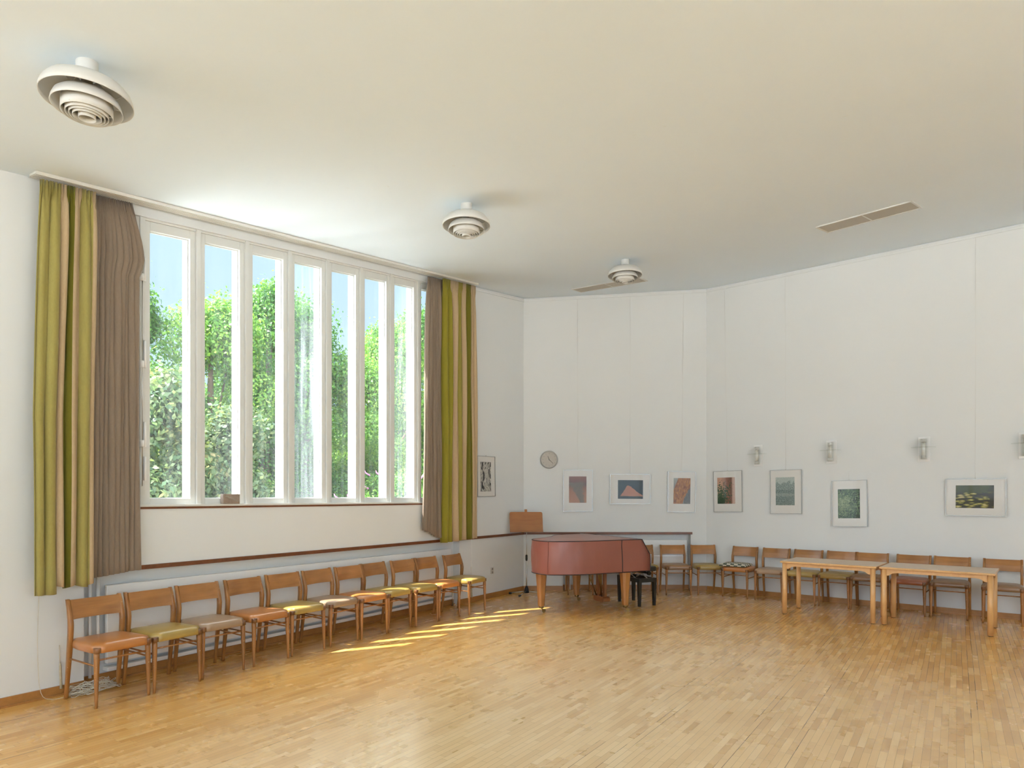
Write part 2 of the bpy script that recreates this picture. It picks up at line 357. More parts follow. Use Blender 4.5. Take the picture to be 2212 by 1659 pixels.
# ceiling: a gently rising slab that runs out over the windows as an eave
bm = bmesh.new(); bmesh.ops.create_grid(bm, x_segments=48, y_segments=48, size=1)
for v in bm.verts: v.co.x = v.co.x*10+1; v.co.y = v.co.y*11+3.5
segs = [(FL, .39), (FM, .35), (FR, .35)] + [(Frame(a, b), o) for o, a, b in zip((.35, .35, .8, 1.4, 1.4), [rear[5], rear[4], rear[3], rear[2], rear[1]], [rear[4], rear[3], rear[2], rear[1], A-FL.u*3])]  # unseen rear eaves deepened to keep direct sun off the glazing
for fr, o in segs:
    p = fr(0, o, 0)
    bmesh.ops.bisect_plane(bm, geom=bm.verts[:]+bm.edges[:]+bm.faces[:], plane_co=p, plane_no=(fr.n[0], fr.n[1], 0), clear_outer=True)
for v in bm.verts: v.co.z = ceil_z(v.co.x, v.co.y)
r = bmesh.ops.extrude_face_region(bm, geom=bm.faces[:])
for g_ in r['geom']:
    if isinstance(g_, bmesh.types.BMVert): g_.co.z += .22
bmesh.ops.recalc_face_normals(bm, faces=bm.faces)
me = bpy.data.meshes.new('ceiling'); bm.to_mesh(me); bm.free(); me.materials.append(M_CEIL)
for p in me.polygons: p.use_smooth = abs(p.normal.z) > .5
link('ceiling', me)['kind'] = 'structure'

# left wall with window band, sill apron and radiator recess
mb = MB(); W0, W1, R0, R1 = .52, 5.52, .60, 5.86
wbox(mb, FL, -3.2, R0, 0, .3, -.02, .98); wbox(mb, FL, R1, 7.75, 0, .3, -.02, .98)
wbox(mb, FL, R0, R1, .12, .3, -.02, .98)
wbox(mb, FL, -3.2, 7.75, 0, .3, .98, 1.555)
wbox(mb, FL, -3.2, W0, 0, .3, 1.555, TOP, seg=4); wbox(mb, FL, W1, 7.75, 0, .3, 1.555, TOP, seg=3)
wbox(mb, FL, W0, W1, 0, .3, ('c', -.105), TOP, seg=6)
struct('wall_left', mb, M_WALL)
mb = MB(); M0, M1 = .69, 2.95
wbox(mb, FM, -.2, M0, 0, .3, -.02, .985); wbox(mb, FM, M1, 3.35, 0, .3, -.02, .985); wbox(mb, FM, M0, M1, .15, .3, -.02, .985)
wbox(mb, FM, -.2, 3.4, 0, .3, .985, TOP, seg=4)
struct('wall_back', mb, M_WALL)
mb = MB(); wbox(mb, FR, -.15, 7.0, 0, .3, -.02, TOP, seg=8); struct('wall_right', mb, M_WALL)
# unseen walls behind the camera, glazing added to supply daylight to the hall
wi = 9
for k, (a, b) in enumerate(zip([rear[5], rear[4], rear[3], rear[2], rear[1]], [rear[4], rear[3], rear[2], rear[1], A-FL.u*3])):
    fr = Frame(a, b); mb = MB(); Ln = fr.len
    if k == 0:
        wbox(mb, fr, -.15, Ln+.15, 0, .25, -.02, TOP, seg=4); struct('wall_side', mb, M_WALL); continue
    zl, zh = (1.5, 3.6) if k > 2 else (.35, 3.75)
    wbox(mb, fr, -.15, Ln+.15, 0, .25, -.02, zl); wbox(mb, fr, -.15, Ln+.15, 0, .25, zh, TOP, seg=4)
    wbox(mb, fr, -.15, .35, 0, .25, zl, zh); wbox(mb, fr, Ln-.35, Ln+.15, 0, .25, zl, zh)
    struct('wall_' + ['side', 'rear_side', 'rear', 'rear_corner', 'near_left'][k], mb, M_WALL)
    wi += 1; fm = MB(); nn = max(2, round((Ln-.7)/1.3)); dx = (Ln-.7)/nn
    for i in range(nn+1): wbox(fm, fr, .35+dx*i-.04, .35+dx*i+.04, .08, .16, zl, zh)
    wbox(fm, fr, .35, Ln-.35, .08, .16, zl, zl+.08); wbox(fm, fr, .35, Ln-.35, .08, .16, zh-.08, zh)
    wo_ = struct('window_%d' % wi, fm, M_PAINT)
    gm = MB(); wbox(gm, fr, .36, Ln-.36, .118, .122, zl+.05, zh-.05); gm.build('pane', M_GLASSC, wo_)

# the tall window band: nine narrow lights between deep mullions
SP, MC = .5487, 1.1063
rndw = random.Random(4)
for i in range(9):
    a = MC + SP*(i-1); b = a + SP                     # mullion centres either side
    mull = .023; st = .055
    fm = MB()
    if i == 0:                                        # boarded end panel hidden by the left curtains, added to stop a sun patch
        wbox(fm, FL, W0-.01, b-mull-.001, .03, .168, 1.555, ('c', -.105)); struct('window_1', fm, M_PAINT, bevel=.003); continue
    wbox(fm, FL, a-mull, a+mull, .015, .125, 1.555, ('c', -.105)); wbox(fm, FL, a-.075, a+.075, .124, .186, 1.555, ('c', -.105))
    if i == 8: wbox(fm, FL, b-mull, W1+.01, .015, .125, 1.555, ('c', -.105)); wbox(fm, FL, b-.075, W1+.01, .124, .186, 1.555, ('c', -.105))
    l0, l1 = a+mull, b-mull
    wbox(fm, FL, l0, l1, .03, .186, 1.555, 1.575); wbox(fm, FL, l0, l1, .03, .186, ('c', -.125), ('c', -.10))
    wn_o = struct('window_%d' % (i+1), fm, M_PAINT, bevel=.003)
    sm = MB()
    zb, zt = 1.575, -.125
    wbox(sm, FL, l0+.001, l0+st, .04, .12, zb, ('c', zt)); wbox(sm, FL, l1-st, l1-.001, .04, .12, zb, ('c', zt))
    wbox(sm, FL, l0+st, l1-st, .04, .12, zb, zb+.058); wbox(sm, FL, l0+st, l1-st, .04, .12, ('c', zt-.085), ('c', zt))
    # glazing bead
    g0, g1 = l0+st, l1-st
    for (p, q, z0, z1) in ((g0, g0+.008, zb+.058, ('c', zt-.085)), (g1-.008, g1, zb+.058, ('c', zt-.085)), (g0, g1, zb+.058, zb+.066), (g0, g1, ('c', zt-.093), ('c', zt-.085))):
        wbox(sm, FL, p, q, .075, .1, z0, z1)
    sm.build('sash', M_PAINT, wn_o, bevel=.003)
    gm = MB(); wbox(gm, FL, g0, g1, .098, .102, zb+.056, ('c', zt-.083)); gm.build('pane', M_GLASSD if i in (4, 7) else M_GLASS, wn_o)
# hardware rods on the first visible mullion
hw = thing('window_opener', 'white vertical window opener rod with latches at the left end of the window band', 'window opener', FL(1.10, 0, 0))
def LP(o, p): return tuple(Vector(p) - o.location)
mb = MB(); mb.tube([LP(hw, FL(1.10, .012, 1.75)), LP(hw, FL(1.10, .012, 3.86))], .004, 6); mb.build('rod', M_STEEL, hw)
for z0, z1 in ((3.64, 3.86), (2.84, 3.09), (2.11, 2.34), (1.80, 2.02)):
    mb = MB(); mb.tube([LP(hw, FL(1.118, .004, z0)), LP(hw, FL(1.118, .004, z1))], .011, 10); mb.build('latch', M_PAINTG, hw)
for z0 in (3.64, 2.84, 2.11):
    mb = MB(); mb.tube([LP(hw, FL(1.088, -.002, z0)), LP(hw, FL(1.088, -.002, z0+.06))], .018, 12); mb.build('knuckle', M_PAINTG, hw)

# sill, dado rails, baseboards, picture rails
mb = MB(); wbox(mb, FL, W0-.02, W1+.02, -.012, .06, 1.556, 1.578); s1 = struct('trim_1', mb, M_PAINT, bevel=.003)
mb = MB(); wbox(mb, FL, W0-.02, W1+.02, -.010, .0, 1.536, 1.556); struct('trim_2', mb, M_DADO)
mb = MB(); wbox(mb, FL, .40, 7.71, -.018, .01, .982, 1.022); struct('trim_3', mb, M_DADO, bevel=.003)
mb = MB(); wbox(mb, FM, .0, 2.975, -.018, .01, .985, 1.027); struct('trim_4', mb, M_DADO, bevel=.003)
def base(mb, fr, t0, t1, o=0.):
    wbox(mb, fr, t0, t1, o-.016, o+.002, .0, .078); wbox(mb, fr, t0, t1, o-.03, o-.014, 0, .016)
mb = MB(); base(mb, FL, -3.1, R0+.002); base(mb, FL, R0, R1, .12); base(mb, FL, R1-.002, 7.70); struct('baseboard_left', mb, M_BASE)
mb = MB(); base(mb, FM, .01, M0+.002); base(mb, FM, M0, M1, .15); base(mb, FM, M1-.002, 3.22); struct('baseboard_back', mb, M_BASE)
mb = MB(); base(mb, FR, .01, 6.8); struct('baseboard_right', mb, M_BASE)
def prail(nm, fr, t0, t1, seg):
    mb = MB(); wbox(mb, fr, t0, t1, -.016, .002, ('c', -.062), ('c', -.012), seg=seg); wbox(mb, fr, t0, t1, -.022, -.014, ('c', -.034), ('c', -.026), seg=seg); struct(nm, mb, M_WALL)
prail('trim_5', FL, 6.15, 7.71, 2); prail('trim_6', FM, 0, 3.22, 3); prail('trim_7', FR, 0, 6.8, 8)

# radiators in the recesses
rd = thing('radiator', 'long low white radiator panel in the recess under the window band', 'radiator', FL(3.2, .06, .1))
mb = MB(); wbox(mb, FL, .80, 5.70, .03, .075, .17, .865, seg=1); mb.v = [LP(rd, p) for p in mb.v]; mb.build('panel', M_PAINTG, rd, bevel=.008)
mb = MB(); wbox(mb, FL, .80, 5.70, .012, .105, .105, .14, seg=1); mb.v = [LP(rd, p) for p in mb.v]; mb.build('bottom_rail', M_PAINTG, rd, bevel=.004)
for t in (.675, .74):
    mb = MB(); mb.tube([LP(rd, FL(t, .06, .07 if t < .7 else .16)), LP(rd, FL(t, .06, .97))], .014, 10); mb.build('pipe', M_PAINTG, rd)
mb = MB(); mb.tube([LP(rd, FL(5.76, .05, 0)), LP(rd, FL(5.76, .05, .22))], .012, 10); mb.tube([LP(rd, FL(5.68, .05, .22)), LP(rd, FL(5.78, .05, .22))], .018, 10); mb.build('valve', M_STEEL, rd)
rd2 = thing('radiator', 'white flat radiator in the recess behind the piano', 'radiator', FM(1.9, .08, .1))
mb = MB(); wbox(mb, FM, .92, 2.90, .06, .115, .29, .885); mb.v = [LP(rd2, p) for p in mb.v]; mb.build('panel', M_PAINTG, rd2, bevel=.008)
mb = MB(); wbox(mb, FM, .92, 2.90, .055, .06, .60, .606); mb.v = [LP(rd2, p) for p in mb.v]; mb.build('seam', M_STEEL, rd2)
for t in (.745, .825):
    mb = MB(); mb.tube([LP(rd2, FM(t, .07, 0)), LP(rd2, FM(t, .07, .40 if t < .8 else .3))], .011, 10); mb.build('pipe', M_PAINTG, rd2)
mb = MB(); mb.tube([LP(rd2, FM(.825, .07, .3)), LP(rd2, FM(.95, .07, .34))], .013, 10); mb.lathe([(0, 0), (.022, 0), (.022, .03), (0, .03)], 12, LP(rd2, FM(.88, .05, .33))); mb.build('valve', M_STEEL, rd2)

# ------------------------------------------------------------------ curtain track and curtains
tk = thing('curtain_track', 'long pale multi-channel curtain track fixed to the ceiling above the window band', 'curtain track', FL(3, -.1, CT(FL, 3, -.1)))
mb = MB(); wbox(mb, FL, .17, 6.10, -.19, -.07, ('c', -.022), ('c', -.002), seg=10); mb.v = [LP(tk, p) for p in mb.v]; mb.build('rail', M_ALU, tk)
for o in (-.187, -.16, -.13, -.10, -.074):
    mb = MB(); wbox(mb, FL, .17, 6.10, o-.004, o+.004, ('c', -.032), ('c', -.02), seg=10); mb.v = [LP(tk, p) for p in mb.v]; mb.build('channel', M_ALU, tk)

def curtain(name, label, mat, fr, off, edge0, edge1, z1f, z0, folds, seed, amp=.05, group=None, header=True, hem=None):
    rs = random.Random(seed); nu, nv = folds*14, 40
    ph = [0]
    for _ in range(folds): ph.append(ph[-1] + rs.uniform(.6, 1.4))
    ph = [p/ph[-1] for p in ph]; am = [rs.uniform(.6, 1.15) for _ in range(folds)]; dr = [rs.uniform(-.02, .02) for _ in range(folds+1)]
    vs, uvs = [], []
    o0 = fr(edge0(3), off, 0); org = Vector((o0[0], o0[1], z0))
    for j in range(nv+1):
        s = j/nv; s = s**1.0
        for i in range(nu+1):
            u_ = i/nu
            k = min(folds-1, max(0, sum(1 for p in ph[1:-1] if p <= u_))); f = (u_-ph[k])/(ph[k+1]-ph[k])
            zt = z1f; zb = z0 + (hem(u_) if hem else 0)
            t_guess = edge0(3)+(edge1(3)-edge0(3))*u_
            ztop = CT(fr, t_guess, off, -.05) if zt is None else zt
            z = ztop + (zb-ztop)*s
            t = edge0(z) + (edge1(z)-edge0(z))*u_ + (dr[k]*(1-f)+dr[k+1]*f)*s*.5
            gath = min(1, s*9)                          # pleated heading opens into folds
            wave = math.sin(2*PI*f)*am[k]
            fine = math.sin(2*PI*u_*folds*2.7+seed)*.3
            o = off + amp*(wave*(.35+.65*gath)) + amp*fine*(1-gath*.75) + .012*math.sin(s*7+k*2)
            t += .018*math.cos(2*PI*f)*am[k]*(.4+.6*gath)*(1 if 0 < i < nu else 0)
            if header and s < .03: o = off + amp*.35*math.sin(2*PI*u_*folds*4)
            vs.append(tuple(Vector(fr(t, o, z)) - org)); uvs.append((u_, s))
    W = nu+1; fs = [(j*W+i, j*W+i+1, (j+1)*W+i+1, (j+1)*W+i) for j in range(nv) for i in range(nu)]
    me = bpy.data.meshes.new(name); me.from_pydata(vs, [], fs); me.materials.append(mat)
    ul = me.uv_layers.new(name='UVMap'); li = [l.vertex_index for l in me.loops]
    ul.data.foreach_set('uv', np.array([uvs[i] for i in li], dtype=np.float32).ravel())
    me.polygons.foreach_set('use_smooth', [True]*len(me.polygons)); me.update()
    o = link(name, me, None, org); m = o.modifiers.new('cloth', 'SOLIDIFY'); m.thickness = .003; m.offset = 0
    return tag(o, label, 'curtain', group)
def pl(*kv):
    """piecewise-linear edge position against height"""
    xs = [a for a, _ in kv]; ys = [b for _, b in kv]
    return lambda z: float(np.interp(z, xs, ys))
curtain('curtain', 'ochre, beige and olive striped curtain at the left end of the window band', M_CURT_L, FL, -.17,
        pl((.88, .165), (2.3, .150), (4.1, .205)), pl((.88, .575), (2.3, .590), (4.2, .610)), None, .885, 6, 3, .045, hem=lambda u: -.02 if u < .36 else .03+.015*math.sin(u*20))
curtain('curtain', 'taupe curtain bunched beside the left striped curtain, edge kicked out near the top', M_TAUPE, FL, -.10,
        pl((.9, .60), (4.2, .634)), pl((.9, .998), (3.45, .985), (3.62, .985), (3.74, 1.035), (3.9, 1.02), (4.3, .935)), None, .955, 9, 7, .032, hem=lambda u: .04*u)
curtain('curtain', 'plain taupe curtain gathered at the right end of the window band', M_TAUPE, FL, -.10,
        pl((1.1, 4.90), (2.8, 4.935), (4.75, 5.0)), pl((1.0, 5.37), (2.8, 5.32), (4.8, 5.345)), None, 1.03, 8, 11, .034, hem=lambda u: .16*(1-u)**1.2)
curtain('curtain', 'olive and beige striped curtain at the right end of the window band, nearest the piano', M_CURT_R, FL, -.16,
        pl((1.0, 5.25), (4.8, 5.26)), pl((1.0, 6.08), (4.9, 6.045)), None, .985, 8, 5, .04, hem=lambda u: .03*u)

# ------------------------------------------------------------------ chairs
def chair_parts():
    P = {}
    def leg(sx):
        m = MB(); m.tube([(sx*.207, 0, 0), (sx*.2055, .001, .03), (sx*.202, .004, .30), (sx*.2005, .006, .40), (sx*.2, .007, .432)], [.0105, .0118, .0195, .0215, .021], 14); return m
    P['leg_l'], P['leg_r'] = leg(-1).mesh('leg', M_CHERRY), leg(1).mesh('leg', M_CHERRY)
    def post(sx):
        prof = [(0, .478, .024), (.03, .474, .026), (.2, .450, .034), (.38, .424, .040), (.46, .414, .042), (.56, .404, .044), (.61, .402, .046), (.655, .408, .042), (.73, .428, .034), (.812, .455, .026)]
        m = MB(); rg = []
        for z, y, d in prof:
            w_ = .0145 + (.002 if .3 < z < .7 else 0); x = sx*(.2035 - .004*max(0, z-.6)); h = d/2; c = .005
            rg.append([(x-w_+c, y-h, z), (x+w_-c, y-h, z), (x+w_, y-h+c, z), (x+w_, y+h-c, z), (x+w_-c, y+h, z), (x-w_+c, y+h, z), (x-w_, y+h-c, z), (x-w_, y-h+c, z)])
        m.rings(rg, 0, True); return m
    P['post_l'], P['post_r'] = post(-1).mesh('rear_leg', M_CHERRY), post(1).mesh('rear_leg', M_CHERRY)
    m = MB(); nx = 16; rows = []
    for i in range(nx+1):
        x = -.189 + .378*i/nx; q = 1-(x/.189)**2; cy = .021*q; top = .808 - .003*q; bot = .652 + .002*q
        y0b = .408 + cy; y0t = .448 + cy; th = .013
        rows.append([(x, y0b-th, bot), (x, (y0b+y0t)/2-th-.004, (bot+top)/2), (x, y0t-th, top), (x, y0t, top), (x, (y0b+y0t)/2-.004, (bot+top)/2), (x, y0b, bot)])
    m.rings(rows, 0, False); P['back'] = m.mesh('backrest', M_CHERRYX)
    # seat
    out = [(-.176, -.025), (0, -.027), (.176, -.025), (.186, -.004), (.200, .014), (.222, .024), (.226, .10), (.222, .25), (.205, .37), (.186, .392), (.184, .425), (0, .435), (-.184, .425), (-.186, .392), (-.205, .37), (-.222, .25), (-.226, .10), (-.222, .024), (-.200, .014), (-.186, -.004)]
    dense = []
    for i in range(len(out)):
        a, b = Vector(out[i]), Vector(out[(i+1) % len(out)]); k = max(1, int((b-a).length/.03))
        dense += [a.lerp(b, j/k) for j in range(k)]
    c = Vector((0, .205)); rg = []
    for sc_, z in ((.97, .426), (1, .430), (1.003, .455), (1.0, .470), (.985, .482), (.95, .492), (.86, .500), (.7, .5055), (.45, .509), (.2, .511), (.02, .5115)):
        rg.append([(*(c+(p-c)*sc_), z) for p in dense])
    for nm in LEA:
        m = MB(); m.rings(rg, 0, True); P['seat_'+nm] = m.mesh('seat', LEA[nm])
    def blk(sx):
        m = MB(); m.lathe([(0, .428), (.025, .428), (.0275, .431), (.0275, .466), (.026, .469), (0, .469)], 20, (sx*.1975, .002, 0)); return m
    P['blk_l'], P['blk_r'] = blk(-1).mesh('corner_block', M_BLOCK), blk(1).mesh('corner_block', M_BLOCK)
    m = MB(); m.tube([(-.2, .004, .372), (.2, .004, .372)], .0075, 8); P['s1'] = m.mesh('stretcher', M_CHERRY)
    for k, sx in (('s2', -1), ('s3', 1)):
        m = MB(); m.tube([(sx*.202, .004, .325), (sx*.2035, .43, .335)], .0075, 8); P[k] = m.mesh('stretcher', M_CHERRY)
    return P
CP = chair_parts()
def chair(x, y, ang, color, label, group):
    t = thing('side_chair', label, 'chair', (x, y, 0), ang, group)
    for nm, k in (('seat', 'seat_'+color), ('backrest', 'back'), ('leg', 'leg_l'), ('leg', 'leg_r'), ('rear_leg', 'post_l'), ('rear_leg', 'post_r'),
                  ('corner_block', 'blk_l'), ('corner_block', 'blk_r'), ('stretcher', 's1'), ('stretcher', 's2'), ('stretcher', 's3')):
        link(nm, CP[k], t)
    return t
GW, GB, GR = 'wooden chairs in a row under the window', 'wooden chairs along the back wall', 'wooden chairs along the right wall'
WCH = [(-3.13, 5.295, 58.5, 'orange', 'wooden chair with orange leather seat, leftmost of the window row, beside the cords'),
 (-2.895, 5.695, 58.5, 'olive', 'chair with glossy olive seat, second from the left in the window row'),
 (-2.675, 6.10, 55.5, 'taupe', 'wooden chair with taupe leather seat, third from the left in the window row'),
 (-2.395, 6.545, 59, 'orange', 'fourth chair of the window row, orange seat, between taupe and dull olive seats'),
 (-2.155, 6.955, 55, 'olive', 'chair with dull olive seat, backrest touching the next one, fifth in the window row'),
 (-1.88, 7.375, 59, 'taupe', 'chair with taupe seat crossed by a wide sun patch, sixth in the window row'),
 (-1.62, 7.745, 57, 'orange', 'chair with orange seat and large oval sun patch, seventh in the window row'),
 (-1.39, 8.14, 59, 'olive', 'wooden chair with olive seat in the window row, just right of the sunlit orange-seated chair'),
 (-1.10, 8.505, 55, 'olive', 'wooden chair with olive seat, third from the right end of the window row'),
 (-.845, 8.89, 54.5, 'orange', 'wooden chair with orange-tan seat, second from the right end of the window row'),
 (-.495, 9.36, 60, 'olive', 'chair with olive seat slightly apart at the piano end of the window row')]
for x, y, a, c, l in WCH: chair(x, y, math.radians(a), c, l, GW)
for px, c, l in ((1254, 'olive', 'mostly hidden chair whose legs show beside the rear piano leg'),
                 (1323, 'brown', 'wooden chair hidden behind the piano pedals'),
                 (1394.5, 'olive', 'wooden chair with golden seat half hidden by the right end of the covered piano'),
                 (1466, 'brown', 'chair with tan-brown seat on the back wall, first fully visible one beside the piano'),
                 (1534.5, 'olive', 'wooden chair with olive seat in the angle between back wall and right wall')):
    chair((px-1106)/1420*11.03, 11.03, 0, c, l, GB)
RCH = [(3.635, 10.735, 'orange', 'wooden chair with orange seat carrying a checked cushion, first on the right wall'),
 (4.05, 10.385, 'taupe', 'wooden chair with pinkish taupe seat between the cushion chair and the first table'),
 (4.42, 10.075, 'olive', 'wooden chair with olive seat behind the left leg of the left table'),
 (4.775, 9.775, 'olive', 'wooden chair with olive seat behind the middle of the left table'),
 (5.09, 9.46, 'brown', 'wooden chair with brown seat behind the joint of the two tables'),
 (5.47, 9.11, 'rust', 'wooden chair with rust-red seat behind the left half of the right table'),
 (5.84, 8.805, 'brown', 'wooden chair with brown seat behind the right half of the right table'),
 (6.31, 8.46, 'brown', 'chair with dark brown seat beyond the tables, cut by the right picture edge')]
chairs_r = []
for i, (x, y, c, l) in enumerate(RCH):
    # set each chair the same small distance from the right wall
    p = V2(x, y); t = float(np.dot(p-C, FR.u)); q = C + FR.u*t + FR.n*(-.525-.012*(i % 3))
    chairs_r.append(chair(q[0], q[1], FR.ang + math.radians((-1.5, 2, 0, -2, 1, -1.5, 1, 2.5)[i]), c, l, GR))

# checked cushion on the first right-wall chair
def check_mat():
    g = G('checked_cloth'); v = g.mapping(g.coord(), (8.5, 8.5, 8.5), loc=(.3, .2, 0)); s = g.n('ShaderNodeSeparateXYZ', {0: v})
    a = g.math('GREATER_THAN', g.math('FRACT', s.outputs[0]), .5); b = g.math('GREATER_THAN', g.math('FRACT', s.outputs[1]), .5)
    k = g.math('ABSOLUTE', g.math('SUBTRACT', a, b)); return g.pbr(color=g.mix(k, (.07, .085, .06), (.60, .55, .44)), rough=.85)
c0 = chairs_r[0]; mb = MB(); rg = []
sq = [(-.22+.44*i/10, -.03) for i in range(10)] + [(.22, -.03+.40*i/10) for i in range(10)] + [(.22-.44*i/10, .37) for i in range(10)] + [(-.22, .37-.40*i/10) for i in range(10)]
for s_, z in ((1, .016), (.985, .008), (.9, .002), (.6, 0)): rg.append([((x)*s_, .17+(y-.17)*s_, z) for x, y in sq])
top = [[((x)*s_, .17+(y-.17)*s_, z) for x, y in sq] for s_, z in ((1.0, .018), (.985, .026), (.9, .040), (.7, .050), (.35, .054), (.02, .055))]
mb.rings(rg[::-1] + top, 0, True)
cu = mb.build('seat_cushion', check_mat(), None, loc=(c0.location.x-.03, c0.location.y+.015, .503), rz=c0.rotation_euler[2]+.12)
tag(cu, 'flat green and cream checked cushion lying on the first chair of the right wall', 'cushion')

# ------------------------------------------------------------------ tables
def lam():
    g = G('table_laminate'); f = g.noise(g.coord(), 180, 2).outputs['Fac']; return g.pbr(color=g.mix(f, (.56, .42, .29), (.66, .51, .37)), rough=.42)
M_LAM = lam()
def table(x, y, label):
    t = thing('folding_table', label, 'table', (x, y, 0), FR.ang, 'two beech tables pushed end to end'); t.name = 'rectangular_table'
    w_, d_ = .604, .372
    m = MB(); m.box((-w_, -d_, .722), (w_, d_, .746)); m.build('tabletop', M_BEECH, t, bevel=.004)
    m = MB(); m.box((-w_+.006, -d_+.006, .7455), (w_-.006, d_-.006, .7475)); m.build('laminate_surface', M_LAM, t)
    for sx in (-1, 1):
        for sy in (-1, 1):
            m = MB(); m.tube([(sx*.555, sy*.325, .006), (sx*.555, sy*.325, .722)], .031, 24); lg = m.build('leg', M_BEECH, t)
            m = MB(); m.tube([(sx*.555, sy*.325, 0), (sx*.555, sy*.325, .007)], .026, 16); m.build('foot_cap', M_RUBBER, lg)
    def apron(L_):
        pts = [(-L_, .722), (-L_, .635), (-L_+.03, .64), (-L_+.07, .668), (-L_+.12, .676), (L_-.12, .676), (L_-.07, .668), (L_-.03, .64), (L_, .635), (L_, .722)]
        return pts
    for sy in (-1, 1):
        p = apron(.53); m = MB(); m.rings([[(a, sy*.325-.01, z) for a, z in p], [(a, sy*.325+.01, z) for a, z in p]], 0, False); m.build('apron', M_BEECH, t)
    for sx in (-1, 1):
        p = apron(.30); m = MB(); m.rings([[(sx*.555-.01, a, z) for a, z in p], [(sx*.555+.01, a, z) for a, z in p]], 0, False); m.build('apron', M_BEECH, t)
    return t
table(4.475, 9.155, 'left one of two pale beech tables before the right-wall chairs')
table(5.435, 8.375, 'right one of two pale beech tables before the right-wall chairs')

# ------------------------------------------------------------------ grand piano under its cover
KX = V2(1.86, 9.40); ax = unit(V2(-.91, -.42)); pv = unit(V2(-.42, .91))
ctl = [(-.0, 0), (.35, -.005), (.75, -.005), (1.05, .01), (1.25, .055), (1.40, .16), (1.475, .30), (1.49, .45), (1.46, .60), (1.36, .74), (1.20, .85), (1.02, .97), (.86, 1.13), (.72, 1.32), (.56, 1.45), (.36, 1.50), (.15, 1.51), (0, 1.51)]
def smooth_closed(c, k=5):
    out = []
    n = len(c)
    for i in range(n):
        p0, p1, p2, p3 = [np.array(c[j % n]) for j in (i-1, i, i+1, i+2)]
        if i == n-1 or i == 0:
            q0 = p1 if i == 0 else p0; q3 = p2 if i == n-1 else p3
            for j in range(k*(3 if i == n-1 else 1)):
                out.append(p1+(p2-p1)*j/(k*(3 if i == n-1 else 1)))
            continue
        for j in range(k):
            t = j/k; out.append(.5*((2*p1)+(-p0+p2)*t+(2*p0-5*p1+4*p2-p3)*t*t+(-p0+3*p1-3*p2+p3)*t**3))
    return out
OUT = smooth_closed(ctl)
def PW(u_, v_, z, o=None):
    a = KX + ax*u_ + pv*v_; return (a[0]-KX[0], a[1]-KX[1], z)
pcen = np.array([.65, .7])
pn = thing('grand_piano', 'light brown grand piano on brass castors standing under a dusty pink cover', 'piano', (KX[0], KX[1], 0))
mb = MB(); mb.rings([[PW(*(pcen+(p-pcen)*.955), z) for p in OUT] for z in (.66, .99)], 0, False); mb.build('case', M_PIANO, pn)
for (u_, v_) in ((.175, .165), (.30, 1.33), (1.31, .60)):
    m = MB(); rg = []
    for z, h in ((.09, .040), (.14, .042), (.36, .056), (.60, .072), (.67, .074)):
        rg.append([PW(u_+a*h, v_+b*h, z) for a, b in ((-1, -.55), (-.55, -1), (.55, -1), (1, -.55), (1, .55), (.55, 1), (-.55, 1), (-1, .55))])
    m.rings(rg, 0, False); lg = m.build('leg', M_PIANO, pn)
    cx, cy, _ = PW(u_, v_, 0)
    m = MB(); m.lathe([(0, .062), (.034, .062), (.036, .075), (.030, .098), (0, .098)], 16, (cx, cy, 0)); m.tube([(cx, cy, .062), (cx+.03, cy-.01, .03)], .008, 8)
    m.tube([(cx+.030, cy-.034, .026), (cx+.037, cy-.020, .026)], .026, 18); m.build('castor', M_BRASS, lg)
# pedal lyre
lu, lv = .27, .64
ly = MB(); rg = []
for z, h in ((.085, .10), (.10, .125), (.145, .13), (.165, .10)): rg.append([PW(lu+a*.055, lv+b*h*1.1, z) for a, b in ((-1, -1), (1, -1), (1, 1), (-1, 1))])
ly.rings(rg, 0, False); lyo = ly.build('pedal_lyre', M_PIANOD, pn)
for dv in (-.085, .085):
    m = MB(); m.rings([[PW(lu+a*.02, lv+dv+b*.022, z) for a, b in ((-1, -1), (1, -1), (1, 1), (-1, 1))] for z in (.16, .67)], 0, False); m.build('lyre_post', M_PIANOD, lyo)
for dv in (-.035, 0, .035):
    m = MB(); m.tube([PW(lu, lv+dv, .16), PW(lu, lv+dv, .67)], .006, 8); m.build('pedal_rod', M_BRASS, lyo)
    m = MB(); m.box((-.10, -.012, .0), (.0, .012, .012), T=lambda x, y, z: PW(lu-.05+x, lv+dv+y, .10+z)); m.build('pedal', M_BRASS, lyo)
for dv in (-.09, .09):
    m = MB(); m.tube([PW(lu+.04, lv+dv*.8, .15), PW(lu+.20, lv+dv*2, .67)], .009, 8); m.build('lyre_brace', M_BRASS, lyo)
# cover
def cover_mat():
    g = G('pink_cover'); v = g.coord(); f = g.noise(g.mapping(v, (1, 1, .6)), 2.3, 3, .45, .3).outputs['Fac']; f2 = g.noise(v, 1.3, 2).outputs['Fac']
    col = g.mix(f2, (.235, .072, .046), (.30, .10, .07))
    return g.pbr(color=col, rough=.36, coat=.3, coatr=.3, normal=g.bump(f, .5, .07))
rz_ = random.Random(2)
def coverpt(p, z, top=False):
    u_, v_ = p; k = max(0, min(1, (.12-u_)/.12))       # keyboard end leans outwards
    if z > .82: out_ = .125*(1.04-z)/.22
    else: out_ = .125
    du = -out_*k if u_ < .12 else 0
    d = np.array([u_, v_])-pcen; nrm_ = d/max(1e-6, np.linalg.norm(d))
    wr = .010*math.sin(9*v_+4*u_+6*z)*math.sin(5*u_-3*z) + .006*math.sin(23*u_+11*z)*math.sin(17*v_)
    if top: wr = 0
    fl = .012*(1.04-z)/.46
    q = np.array([u_+du, v_]) + nrm_*(wr*(min(1, (1.04-z)*8)) + fl)
    return q
